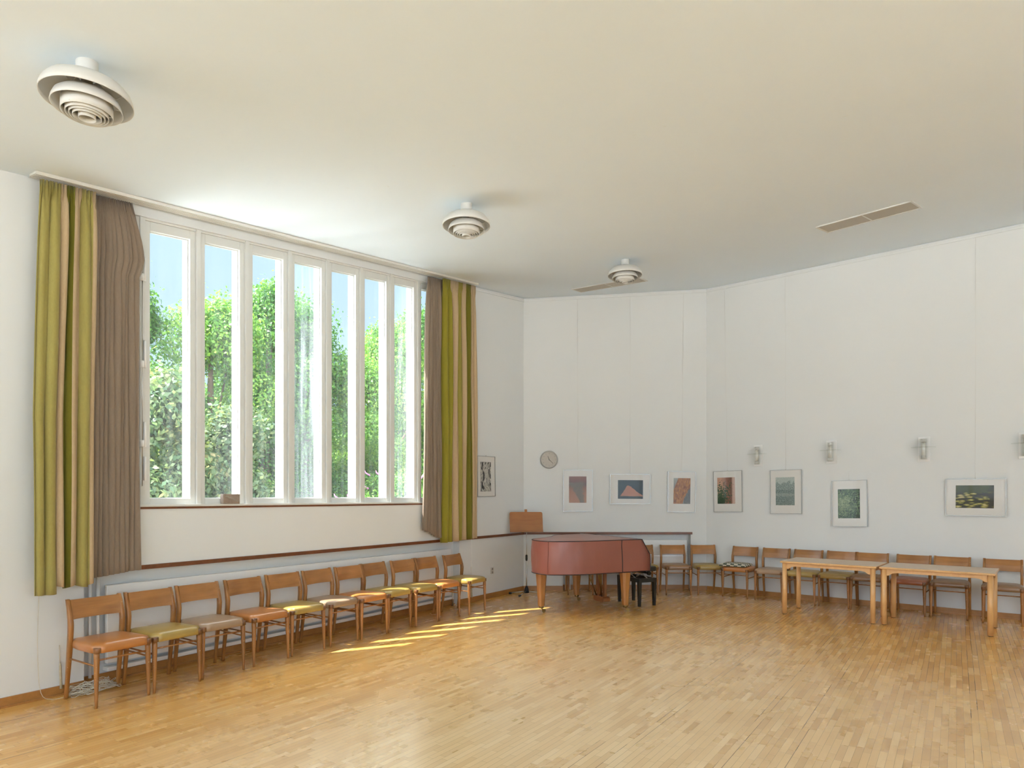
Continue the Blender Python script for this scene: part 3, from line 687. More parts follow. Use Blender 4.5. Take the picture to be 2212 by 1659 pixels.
cv = thing('piano_cover', 'dusty pink fabric cover with black piping draped over the grand piano', 'cover', (KX[0], KX[1], 0))
mb = MB(); rg = []
zs = [.585, .60, .65, .70, .76, .82, .88, .94, .99, 1.03, 1.04]
def bz(p, z):   # lower hem sits a little higher at the keyboard end
    return z
for z in zs: rg.append([PW(*coverpt(p, z, z > 1.02), bz(p, z)) for p in OUT])
for s_, dz in ((.97, .004), (.9, .007), (.7, .012), (.4, .014), (.02, .014)): rg.append([PW(*(pcen+(coverpt(p, 1.04, True)-pcen)*s_), 1.04+dz) for p in OUT])
mb.rings(rg, 0, True, capa=False); co = mb.build('cloth', cover_mat(), cv); m = co.modifiers.new('cloth', 'SOLIDIFY'); m.thickness = .003; m.offset = 1
M_PIPE = flat('black_piping', (.02, .015, .018), .5)
for z in (.585, 1.04):
    m = MB(); pts = [PW(*coverpt(p, z, z > 1), z) for p in OUT]; pts.append(pts[0]); m.tube(pts, .006, 6, cap=False); m.build('piping', M_PIPE, cv)
def seam(idx_u, v_side):
    j = min(range(len(OUT)), key=lambda i: abs(OUT[i][0]-idx_u)+abs(OUT[i][1]-v_side)*3)
    m = MB(); m.tube([tuple(np.array(PW(*(coverpt(OUT[j], z, z > 1.02)+(np.array([0, -.003]) if v_side < .5 else np.array([0, .003]))), z))) for z in zs], .006, 6); return m
seam(.36, 0).build('piping', M_PIPE, cv)
seam(1.42, .19).build('seam', flat('cover_seam', (.22, .07, .05), .6), cv)
for jx in (0, len(ctl)-1):
    j = min(range(len(OUT)), key=lambda i: abs(OUT[i][0]-ctl[jx][0])+abs(OUT[i][1]-ctl[jx][1]))
    m = MB(); m.tube([PW(*coverpt(OUT[j], z, z > 1.02), z) for z in zs], .006, 6); m.build('piping', M_PIPE, cv)

# piano bench
bx, by = 1.925, 10.17; ba = math.atan2(-.91, .42)
bn = thing('piano_bench', 'black adjustable piano bench with scissor lift behind the right piano leg', 'bench', (bx, by, 0), ba)
for sx in (-1, 1):
    for sy in (-1, 1):
        m = MB(); m.rings([[(sx*(.265+.0)+a*h, sy*.135+b*h, z) for a, b in ((-1, -1), (1, -1), (1, 1), (-1, 1))] for z, h in ((0, .018), (.37, .026), (.42, .026))], 0, False); m.build('leg', M_BLACK, bn)
m = MB(); m.box((-.29, -.16, .36), (.29, -.13, .42)); m.box((-.29, .13, .36), (.29, .16, .42)); m.box((-.29, -.13, .36), (-.26, .13, .42)); m.box((.26, -.13, .36), (.29, .13, .42)); m.build('frame', M_BLACK, bn)
for sy in (-.10, .10):
    for a in (-1, 1):
        m = MB(); m.tube([(-.14*a, sy, .40), (.14*a, sy, .52)], .009, 6); m.build('scissor_bar', M_STEEL, bn)
m = MB(); m.tube([(-.33, 0, .50), (.33, 0, .50)], .014, 10); m.tube([(-.335, 0, .50), (-.30, 0, .50)], .03, 14); m.tube([(.335, 0, .50), (.30, 0, .50)], .03, 14); m.build('knob', M_BLACK, bn)
m = MB(); m.box((-.29, -.165, .52), (.29, .165, .595)); m.build('seat', M_BLACKP, bn, bevel=.02)

# music stand
ms = thing('music_stand', 'tall music stand with orange-brown wooden desk behind the tail of the piano', 'music stand', (.245, 11.05, 0))
# desk tilted back
def DT(x, y, z):
    a = math.radians(14); return (x + (-.03)*(z), -y*math.cos(a)+z*math.sin(a)*.9, 1.055+z*math.cos(a)+y*math.sin(a))
m = MB(); pts = []
W_, H_, r_ = .278, .345, .03
for cx_, cz_, a0 in ((W_-r_, H_-r_, 0), (-W_+r_, H_-r_, 90)):
    for k in range(6): a = math.radians(a0+18*k); pts.append((cx_+r_*math.cos(a), cz_+r_*math.sin(a)))
pts += [(-W_-.0, 0), (W_+.0, 0)]
m.rings([[DT(x, y, z) for x, z in pts] for y in (0, .010)], 0, False)
m.box((-.022, 0, H_-.02), (.022, .012, H_+.045), T=DT); m.build('desk', M_DESK, ms)
m = MB(); m.box((-W_, 0, -.006), (W_, .055, .010), T=DT); m.box((-W_, .048, .0), (W_, .055, .022), T=DT); m.build('ledge', M_DESK, ms)
m = MB(); m.tube([(0, .03, .05), (0, .03, .62)], .011, 12); m.tube([(0, .03, .62), (0, .03, 1.13)], .0065, 10); m.build('pole', M_STEEL, ms)
m = MB(); m.tube([(0, .03, .57), (0, .03, .59), (0, .03, .66), (0, .03, .675)], [.012, .019, .019, .010], 12); m.build('clutch', M_RUBBER, ms)
m = MB(); m.tube([(0, .03, .03), (0, .03, .10), (0, .03, .15)], [.040, .034, .012], 12); m.build('base_hub', M_RUBBER, ms)
for a in (170, 245, 5):
    ca, sa = math.cos(math.radians(a)), math.sin(math.radians(a)); m = MB(); m.tube([(0, .03, .06), (.27*ca, .03+.27*sa, .022)], .008, 8); lg = m.build('leg', M_STEEL, ms)
    m = MB(); m.tube([(.255*ca, .03+.255*sa, .021), (.30*ca, .03+.30*sa, .018)], .018, 10); m.build('foot', M_RUBBER, lg)

# ------------------------------------------------------------------ pictures
def pic_mat(name, kind):
    g = G(name); v = g.coord('Generated'); s = g.n('ShaderNodeSeparateXYZ', {0: v}); X, Z = s.outputs[0], s.outputs[2]
    vv = g.n('ShaderNodeCombineXYZ', {0: X, 1: 0.0, 2: g.math('MULTIPLY', Z, 1.45)}).outputs[0]
    nz = lambda sc_, d=5, r=.6, di=0.: g.noise(vv, sc_, d, r, di).outputs['Fac']
    if kind == 'figure':
        wv = g.noise(g.mapping(vv, (2.6, 1, .9), rot=(0, .22, 0), loc=(1.7, 0, .4)), 1.9, 2, .45, 1.6).outputs['Fac']
        col = g.ramp(wv, [(0, (.50, .50, .44)), (.40, (.60, .59, .52)), (.425, (.03, .03, .03)), (.455, (.03, .03, .03)), (.47, (.55, .54, .48)), (.60, (.42, .41, .37)), (.62, (.025, .025, .025))])
    elif kind == 'trunk':
        d = g.math('ABSOLUTE', g.math('SUBTRACT', X, g.math('MULTIPLY_ADD', Z, -.45, .76)))
        k = g.math('LESS_THAN', g.math('ADD', d, g.math('MULTIPLY', g.math('SUBTRACT', nz(7), .5), .5)), g.math('MULTIPLY_ADD', Z, .40, .10))
        k = g.math('MULTIPLY', k, g.math('LESS_THAN', g.math('ADD', Z, g.math('MULTIPLY', nz(5), .3)), .92))
        bgc = g.ramp(Z, [(0, (.40, .20, .105)), (.45, (.33, .15, .08)), (.70, (.10, .055, .035)), (.8, (.16, .07, .05)), (1, (.22, .10, .065))])
        col = g.mix(k, bgc, g.ramp(g.noise(g.mapping(vv, (1, 1, 1), rot=(0, .6, 0)), 26, 5, .7, 1.2).outputs['Fac'], [(.36, (.03, .02, .015)), (.48, (.12, .09, .06)), (.58, (.24, .20, .14)), (.70, (.50, .46, .36))]))
    elif kind == 'rock':
        cx_ = g.math('SUBTRACT', X, .40); hh = g.math('SUBTRACT', .92, g.math('MULTIPLY', g.math('ABSOLUTE', cx_), g.math('MULTIPLY_ADD', g.math('GREATER_THAN', cx_, 0.0), -.95, 1.9)))
        k = g.math('MULTIPLY', g.math('LESS_THAN', g.math('MULTIPLY_ADD', nz(5), .35, Z), hh), g.math('GREATER_THAN', g.math('MULTIPLY_ADD', nz(7), .12, Z), .20))
        wv = g.n('ShaderNodeTexWave', {'Vector': vv, 'Scale': 7.0, 'Distortion': 9.0, 'Detail': 3.0}).outputs['Fac']
        col = g.mix(k, g.ramp(nz(26, 5, .75), [(.40, (.008, .018, .028)), (.54, (.02, .055, .075)), (.60, (.10, .12, .11)), (.70, (.50, .46, .38))]), g.ramp(wv, [(0, (.30, .11, .07)), (.5, (.44, .19, .12)), (1, (.58, .31, .20))]))
    elif kind == 'bark':
        k = g.math('GREATER_THAN', g.math('MULTIPLY_ADD', nz(8), .08, X), g.math('MULTIPLY_ADD', Z, .62, -.30)); k2 = g.math('GREATER_THAN', g.math('MULTIPLY_ADD', nz(7), .3, X), g.math('MULTIPLY_ADD', Z, .70, .66))
        st = g.noise(g.mapping(vv, (11, 1, 3), rot=(0, -.35, 0)), 2.2, 6, .7, 1.4).outputs['Fac']
        bark = g.ramp(st, [(.34, (.035, .015, .01)), (.46, (.22, .07, .02)), (.56, (.48, .21, .045)), (.68, (.68, .42, .14))])
        col = g.mix(k, g.ramp(Z, [(0, (.07, .06, .05)), (1, (.28, .30, .27))]), bark); col = g.mix(k2, col, g.ramp(nz(14), [(.35, (.05, .055, .06)), (.6, (.17, .19, .19)), (.7, (.32, .34, .33))]))
    elif kind == 'vine':
        k = g.math('GREATER_THAN', g.math('ADD', nz(12, 5, .65), g.math('MULTIPLY', g.math('SUBTRACT', .75, g.math('MAXIMUM', X, Z)), .35)), .545)
        wl = g.ramp(X, [(0, (.50, .27, .17)), (.2, (.50, .30, .21)), (.55, (.24, .09, .05)), (.80, (.17, .075, .05)), (.86, (.55, .36, .28)), (1, (.58, .42, .36))])
        col = g.mix(k, wl, g.ramp(nz(30, 5, .7), [(.38, (.004, .02, .008)), (.55, (.02, .075, .025)), (.70, (.09, .20, .06))]))
    elif kind == 'garden':
        f = g.math('ADD', nz(22, 6, .72), g.math('MULTIPLY', g.math('GREATER_THAN', Z, .55), .04))
        col = g.ramp(f, [(.36, (.05, .08, .08)), (.5, (.16, .22, .21)), (.6, (.32, .39, .36)), (.72, (.60, .65, .62))])
        gl = g.math('MULTIPLY', g.math('GREATER_THAN', g.math('ADD', Z, g.math('MULTIPLY', nz(5), .6)), 1.10), .55); col = g.mix(gl, col, (.55, .62, .60))
        pth = g.math('MULTIPLY', g.math('LESS_THAN', g.math('ABSOLUTE', g.math('SUBTRACT', g.math('MULTIPLY_ADD', nz(6), .2, Z), .48)), .05), .35); col = g.mix(pth, col, (.42, .47, .43))
    elif kind == 'agave':
        wob = g.noise(vv, 3.5, 2).outputs['Color']; wv3 = g.n('ShaderNodeVectorMath', {0: vv, 1: wob}, operation='ADD').outputs[0]; sw = g.n('ShaderNodeSeparateXYZ', {0: wv3})
        dx, dz = g.math('SUBTRACT', sw.outputs[0], .75), g.math('SUBTRACT', sw.outputs[2], 1.25); an = g.math('ARCTAN2', dz, dx)
        rdv = g.math('SQRT', g.math('ADD', g.math('MULTIPLY', dx, dx), g.math('MULTIPLY', dz, dz)))
        st = g.math('SINE', g.math('MULTIPLY_ADD', an, 30.0, g.math('MULTIPLY', nz(9), 9.0)))
        f = g.math('MULTIPLY_ADD', st, .17, g.math('MULTIPLY_ADD', nz(13, 5, .7), 1.2, g.math('MULTIPLY', g.math('SUBTRACT', .3, rdv), .35)))
        col = g.ramp(f, [(.30, (.006, .014, .008)), (.46, (.025, .075, .035)), (.62, (.11, .20, .085)), (.85, (.42, .48, .27))])
    else:   # mossy brook
        vo = g.n('ShaderNodeTexVoronoi', {'Vector': g.n('ShaderNodeVectorMath', {0: g.mapping(vv, (1.0, 1, 1.5)), 1: g.n('ShaderNodeVectorMath', {0: g.noise(vv, 9, 4).outputs['Color'], 'Scale': .12}, operation='SCALE').outputs[0]}, operation='ADD').outputs[0], 'Scale': 5.0}).outputs['Distance']
        a = g.ramp(g.math('MULTIPLY_ADD', nz(18, 5, .7), .5, vo), [(.34, (.60, .48, .27)), (.50, (.42, .37, .09)), (.64, (.17, .165, .03)), (.82, (.02, .018, .008))])
        b = g.ramp(nz(26, 5, .75), [(.44, (.010, .014, .005)), (.56, (.07, .10, .02)), (.68, (.34, .38, .13))])
        col = g.mix(g.math('GREATER_THAN', g.math('ADD', Z, g.math('MULTIPLY', nz(4), .5)), .92), a, b)
        col = g.mix(g.math('MULTIPLY', g.math('GREATER_THAN', g.math('MULTIPLY_ADD', nz(5), .4, X), 1.08), .75), col, (.02, .018, .006))
    m = g.pbr(color=col, rough=.5); return m
M_MAT = flat('passepartout', (.72, .71, .68), .7); M_FRAME = flat('picture_frame', (.42, .43, .42), .35, .7)
M_PGLASS = glass_mat('picture_glass', 0, .014)
def picture(fr, t0, t1, z0, z1, i0, i1, j0, j1, kind, label, tilt=0, lean=0.0, wire=None):
    tcn, zc = (t0+t1)/2, (z0+z1)/2; w_, h_ = (t1-t0)/2, (z1-z0)/2
    o = thing('framed_picture', label, 'picture', fr(tcn, -.014, zc), fr.ang, 'framed pictures on the walls')
    o.rotation_euler = (-lean, math.radians(tilt), fr.ang)
    fw = .009
    m = MB(); m.box((-w_, -.012, -h_), (w_, .006, -h_+fw)); m.box((-w_, -.012, h_-fw), (w_, .006, h_)); m.box((-w_, -.012, -h_+fw), (-w_+fw, .006, h_-fw)); m.box((w_-fw, -.012, -h_+fw), (w_, .006, h_-fw)); m.build('frame', M_FRAME, o)
    m = MB(); m.box((-w_+fw, -.002, -h_+fw), (w_-fw, .004, h_-fw)); m.build('passepartout', M_MAT, o)
    a, b, c_, d = i0-tcn, i1-tcn, j0-zc, j1-zc
    m = MB(); m.box((a, -.0035, c_), (b, -.002, d)); m.build('photograph', pic_mat('photo_'+kind, kind), o)
    m = MB(); m.box((-w_+fw, -.009, -h_+fw), (w_-fw, -.007, h_-fw)); m.build('pane', M_PGLASS, o)
    m = MB(); m.tube([(0, -.002, h_-.003), (0, -.002, h_+.012)], .006, 8); m.build('hanger', M_STEEL, o)
    if wire is not None:
        ze = CT(fr, wire, -.014, -.05) - zc; m = MB(); m.tube([(0, 0, h_+.01), (wire-tcn, 0, ze)], .0011, 5); m.build('hanging_wire', flat('pale_wire', (.68, .67, .63), .5), o)
picture(FL, 6.30, 6.80, 1.65, 2.305, 6.39, 6.68, 1.735, 2.21, 'figure', 'black and white picture of flowing dark shapes, on the window wall right of the curtain', -1)
picture(FM, .698, 1.217, 1.389, 2.12, .80, 1.108, 1.543, 2.008, 'trunk', 'framed upright photo of a gnarled grey trunk on brown, first right of the clock', 0, wire=.95)
picture(FM, 1.519, 2.230, 1.519, 2.046, 1.662, 2.104, 1.613, 1.942, 'rock', 'framed wide photo of a pinkish rock over dark blue, centre of the back wall', .3, wire=1.86)
picture(FM, 2.536, 3.030, 1.376, 2.095, 2.642, 2.938, 1.525, 1.978, 'bark', 'framed upright photo of orange peeling bark, nearest the corner on the back wall', .8, wire=2.77)
picture(FR, .135, .641, 1.384, 2.098, .208, .519, 1.529, 1.983, 'vine', 'framed photo of dark green vine on a pink wall, first on the right wall', -.8, wire=.38)
picture(FR, 1.105, 1.604, 1.371, 2.090, 1.197, 1.494, 1.511, 1.968, 'garden', 'framed pale grey-green garden photo between two wall lamps', -.4, wire=1.37)
picture(FR, 2.052, 2.549, 1.189, 1.905, 2.140, 2.449, 1.318, 1.768, 'agave', 'framed photo of spiky green leaves, hung lowest of the upright pictures', -1.0, .03, wire=2.30)
picture(FR, 3.543, 4.235, 1.381, 1.898, 3.665, 4.100, 1.492, 1.808, 'brook', 'framed wide photo of mossy stones, farthest right on the right wall', .4, wire=3.87)
# ------------------------------------------------------------------ wall clock
ck = thing('wall_clock', 'round cream wall clock on the back wall above the music stand', 'clock', FM(.449, -.0, 2.303))
def rotm(mb):  # lathe axis z -> -y
    mb.v = [(x, -z, y) for x, y, z in mb.v]
    return mb
m = MB(); m.lathe([(0, 0), (.155, 0), (.158, .02), (.152, .042), (.142, .046), (.137, .038), (.136, .02)], 48); rotm(m).build('rim', flat('clock_rim', (.42, .40, .36), .35, .6), ck)
m = MB(); m.lathe([(0, .02), (.138, .02), (.138, .022), (0, .022)], 48, smooth=False); rotm(m).build('dial', flat('clock_dial', (.56, .52, .46), .5), ck)
M_INK = flat('clock_ink', (.03, .028, .025), .5); M_INKL = flat('clock_numerals_grey', (.30, .27, .23), .6)
m = MB()
for h in range(1, 13):
    cu_ = bpy.data.curves.new('n', 'FONT'); cu_.body = str(h); cu_.size = .030; cu_.align_x = 'CENTER'; cu_.align_y = 'CENTER'
    tmp = bpy.data.objects.new('n', cu_); me = tmp.to_mesh(); a = math.radians(90-30*h); ox, oz = .110*math.cos(a), .110*math.sin(a)
    m.add([(v.co.x+ox, -.0226, v.co.y+oz) for v in me.vertices], [tuple(p.vertices) for p in me.polygons]); tmp.to_mesh_clear(); bpy.data.objects.remove(tmp); bpy.data.curves.remove(cu_)
m.build('numerals', M_INKL, ck)
def hand(nm, deg, ln, w_, dy):
    a = math.radians(deg); d = Vector((math.sin(a), 0, math.cos(a))); s = Vector((math.cos(a), 0, -math.sin(a)))
    m = MB(); q = [(-d*.012-s*w_), (-d*.012+s*w_), (d*ln+s*w_*.6), (d*ln-s*w_*.6)]
    m.rings([[tuple(p+Vector((0, dy, 0))) for p in q], [tuple(p+Vector((0, dy-.002, 0))) for p in q]], 0, False); m.build(nm, M_INK, ck)
hand('hour_hand', 341, .066, .005, -.026); hand('minute_hand', 134, .100, .004, -.030)
m = MB(); m.lathe([(0, .0), (.006, 0), (.006, .012), (0, .012)], 12, (0, 0, .022)); rotm(m).build('pin', M_INK, ck)
m = MB(); m.lathe([(0, .042), (.138, .040), (.138, .041), (0, .0435)], 40); rotm(m).build('glass', M_PGLASS, ck)

# ------------------------------------------------------------------ wall lamps
def sconce(t, z0, z1, label):
    h = (z1-z0)/2; o = thing('wall_lamp', label, 'wall lamp', fr_ := FR(t, 0, (z0+z1)/2), FR.ang, 'glass wall lamps on the right wall')
    m = MB(); m.box((-.075, -.02, -h), (.075, 0, h)); m.build('back_plate', M_PAINTG, o, bevel=.004)
    for zz in (h-.065, -h+.065):
        m = MB(); m.tube([(0, -.02, zz), (0, -.05, zz)], .014, 10); m.build('bracket', M_STEEL, o)
    for a, b in ((h-.085, h-.035), (-h+.035, -h+.085)):
        m = MB(); m.tube([(0, -.085, a), (0, -.085, b)], .034, 24); m.build('socket_cap', flat('satin_cap', (.72, .71, .68), .3, .1), o)
    m = MB(); m.tube([(0, -.085, -h+.085), (0, -.085, h-.085)], .024, 20); m.build('bulb_tube', flat('frosted_tube', (.74, .73, .68), .35), o)
    m = MB(); m.lathe([(.050, -h+.03), (.050, h-.03), (.047, h-.03), (.047, -h+.03)], 28, (0, -.085, 0), closed=True); m.build('glass_cylinder', M_GLASSL, o)
    m = MB(); m.lathe([(.052, .022), (.155, .022), (.155, .027), (.052, .027)], 40, (0, -.085, 0), closed=True); m.build('glass_disc', glass_disc_m, o)
sconce(.912, 2.157, 2.513, 'glass tube wall lamp between the vine picture and the garden picture')
sconce(2.045, 2.167, 2.527, 'glass tube wall lamp above the spiky leaf picture')
sconce(3.285, 2.156, 2.514, 'glass tube wall lamp above left of the mossy stones picture')
sconce(4.44, 2.157, 2.510, 'glass tube wall lamp cut by the right edge of the picture')

# ------------------------------------------------------------------ ceiling lamps
def shade(prof, th=.004):
    return prof + [(r-th, z-th*.3) for r, z in reversed(prof)]
def ceiling_lamp():
    P = []
    m = MB(); m.lathe([(0, .06), (.056, .06), (.056, -.085), (.0, -.085)], 32); P.append(('stem', m.mesh('stem', M_LAMP)))
    p1 = [(.05, -.092), (.095, -.094), (.118, -.100), (.128, -.109), (.165, -.119), (.198, -.138), (.222, -.168), (.233, -.198), (.2355, -.222)]
    m = MB(); m.lathe(shade(p1), 56, closed=True); P.append(('upper_shade', m.mesh('upper_shade', M_LAMP)))
    p2 = [(.075, -.172), (.105, -.177), (.138, -.190), (.163, -.212), (.175, -.24), (.180, -.266)]
    m = MB(); m.lathe(shade(p2), 56, closed=True); P.append(('lower_shade', m.mesh('lower_shade', M_LAMP)))
    for r, a, b in ((.130, -.225, -.300), (.108, -.262, -.307), (.090, -.266, -.312), (.072, -.270, -.317), (.044, -.262, -.326)):
        m = MB(); m.lathe([(r, a), (r, b), (r-.003, b), (r-.003, a)], 48, closed=True); P.append(('louvre_ring', m.mesh('louvre_ring', M_LAMP)))
    for k in range(3):
        a = 2*PI*k/3+.4; c, s = math.cos(a), math.sin(a); m = MB()
        m.tube([(.05*c, .05*s, -.10), (.10*c, .10*s, -.165)], .005, 6); m.tube([(.14*c, .14*s, -.18), (.20*c, .20*s, -.14)], .003, 6); m.tube([(.044*c, .044*s, -.29), (.13*c, .13*s, -.29)], .0025, 6); m.tube([(.127*c, .127*s, -.24), (.172*c, .172*s, -.24)], .003, 6)
        P.append(('strut', m.mesh('strut', M_LAMP)))
    m = MB(); m.tube([(0, 0, -.085), (0, 0, -.15)], .03, 14); m.lathe([(0, -.26), (.02, -.255), (.045, -.225), (.045, -.195), (.028, -.16), (.018, -.15)], 20); P.append(('bulb', m.mesh('bulb', flat('bulb_glass', (.30, .26, .2), .3))))
    return P
LPT = ceiling_lamp()
for x, y, l in ((-2.44, 3.775, 'white tiered ceiling lamp nearest the camera, above the left striped curtain'), (-.452, 6.51, 'white tiered ceiling lamp, middle one of the three'),
                (1.573, 9.155, 'white tiered ceiling lamp farthest away, beside the ceiling vent')):
    t = thing('ceiling_lamp', l, 'ceiling lamp', (x, y, ceil_z(x, y)), 0, 'tiered lamps in a line on the ceiling')
    for nm, me in LPT: link(nm, me, t)

# ceiling vents
def vent_mat():
    g = G('vent_mesh'); v = g.coord(); s = g.n('ShaderNodeSeparateXYZ', {0: v}); st = g.math('GREATER_THAN', g.math('FRACT', g.math('MULTIPLY', s.outputs[1], 55.0)), .45)
    return g.pbr(color=g.mix(st, (.40, .375, .32), (.54, .51, .45)), rough=.6)
M_VENT = vent_mat()
def vent(cx_, cy_, ang, L_, W_, label):
    z = ceil_z(cx_, cy_); o = thing('ceiling_vent', label, 'vent', (cx_, cy_, z), ang, 'flat vents in the ceiling')
    c, s = math.cos(ang), math.sin(ang)
    def T(x, y, z_): wx, wy = cx_+x*c-y*s, cy_+x*s+y*c; return (x, y, ceil_z(wx, wy)-z+z_)
    m = MB(); e_ = .02
    m.box((-L_, -W_, -.012), (L_, -W_+e_, .01), T=T); m.box((-L_, W_-e_, -.012), (L_, W_, .01), T=T); m.box((-L_, -W_, -.012), (-L_+e_, W_, .01), T=T); m.box((L_-e_, -W_, -.012), (L_, W_, .01), T=T); m.box((-.008, -W_, -.010), (.008, W_, .01), T=T)
    m.build('frame', M_PAINT, o)
    for a, b in ((-L_+e_, -.008), (.008, L_-e_)):
        m = MB(); m.box((a, -W_+e_, -.007), (b, W_-e_, .005), T=T); m.build('grille', M_VENT, o)
vent(4.306, 7.972, math.atan2(-.77, .74), .535, .205, 'long flat ceiling vent above the right wall')
vent(1.59, 10.79, math.atan2(-.60, .93), .60, .185, 'long flat ceiling vent behind the farthest ceiling lamp')

# ------------------------------------------------------------------ small things
bk = thing('carved_brick', 'small grey-brown brick with raised scrawled marks on the window sill', 'brick', FL(2.00, .005, 1.5785), FL.ang)
m = MB(); m.box((-.105, -.028, 0), (.085, .030, .100)); m.build('block', flat('brick_clay', (.30, .235, .19), .85, noise=.35, nscale=30), bk, bevel=.006)
m = MB(); rq = random.Random(5)
for i in range(13):
    x = -.085 + .013*i; z = .083 - .0050*i; a = rq.uniform(-.5, .9)
    m.tube([(x, -.0295, z+.004), (x+.006*math.cos(a), -.0295, z-.010-.004*rq.random()), (x+.012, -.0295, z+.003*rq.random())], .0016, 5)
m.build('raised_marks', flat('brick_marks', (.62, .56, .47), .8), bk)
so = thing('wall_socket', 'small white power socket low on the window wall near the piano', 'socket', FL(6.73, 0, .44), FL.ang)
m = MB(); m.box((-.04, -.012, -.055), (.04, 0, .055)); m.build('plate', flat('socket_plastic', (.60, .57, .52), .4), so, bevel=.004)
for z in (-.026, .026):
    m = MB(); m.lathe([(0, 0), (.017, 0), (.019, .003), (0, .003)], 16); m.v = [(x, -.0125-zz*.6, y+z) for x, y, zz in m.v]; m.build('outlet', flat('socket_hole', (.30, .28, .25), .5), so)
# cord heap below the first chair and the cord that runs down from the curtain
rc_ = random.Random(8)
cx0, cy0, _ = FL(.62, -.13, 0)
m = MB(); pts = []
for i in range(150):
    a = i*.83+rc_.uniform(-.4, .4); rr = .05+.10*rc_.random(); u_, n_ = rr*1.5*math.cos(a), rr*.75*math.sin(a)
    p = FL.u*u_ + FL.n*n_; pts.append((p[0], p[1], .004+.085*abs(math.sin(i*.37))*rc_.random()*max(0, 1-rr*3.5)*2))
def catmull(P_, k=4):
    o_ = []
    for i in range(len(P_)-1):
        p0, p1, p2, p3 = [np.array(P_[max(0, min(len(P_)-1, j))]) for j in (i-1, i, i+1, i+2)]
        for j in range(k): t = j/k; o_.append(tuple(.5*((2*p1)+(-p0+p2)*t+(2*p0-5*p1+4*p2-p3)*t*t+(-p0+3*p1-3*p2+p3)*t**3)))
    o_.append(P_[-1]); return [(x, y, max(.0025, z)) for x, y, z in o_]
m.tube(catmull(pts), .0022, 5)
tag(m.build('cord_tangle', M_CORD, None, loc=(cx0, cy0, 0)), 'tangled heap of thin cream cord on the floor behind the first chair', 'cord')
m = MB(); P_ = [FL(.34, -.055, 4.05), FL(.33, -.03, 2.5), FL(.255, -.028, .9), FL(.245, -.030, .35), FL(.26, -.05, .06), FL(.32, -.10, .003), FL(.40, -.12, .003), FL(.52, -.13, .003)]
o0 = Vector(P_[0]); m.tube(catmull([tuple(Vector(p)) for p in P_], 5), .0022, 5); m.v = [tuple(Vector(p)-o0) for p in m.v]
tag(m.build('pull_cord', M_CORD, None, loc=o0), 'thin pull cord hanging down the wall from the left striped curtain to the floor', 'cord')
def tassel(fr, t, off, z1, z0, label):
    o = thing('cord_tassel', label, 'cord', fr(t, off, z0)); m = MB(); m.tube([(0, 0, z1-z0), (.004, .002, (z1-z0)*.6)], .003, 6); m.build('cord', M_CORD, o)
    m = MB(); m.tube([(.004, .002, (z1-z0)*.6), (.006, .003, (z1-z0)*.5), (.010, .004, .06), (.012, .005, .0)], [.004, .009, .009, .012], 8); m.build('wrapped_end', flat('tassel', (.50, .43, .30), .9, noise=.3, nscale=60), o)
tassel(FL, .40, -.03, .42, .06, 'cream cord end hanging against the wall behind the leftmost chair')
tassel(FL, 6.12, -.03, .55, .08, 'cream cord end hanging against the wall behind the chair nearest the piano')
m = MB(); o0 = Vector(FL(6.16, -.006, .1)); m.tube([(0, 0, .0), (0, 0, .88)], .003, 6); tag(m.build('wall_cable', M_PAINTG, None, loc=o0), 'thin white cable running down the window wall below the right striped curtain', 'cable')

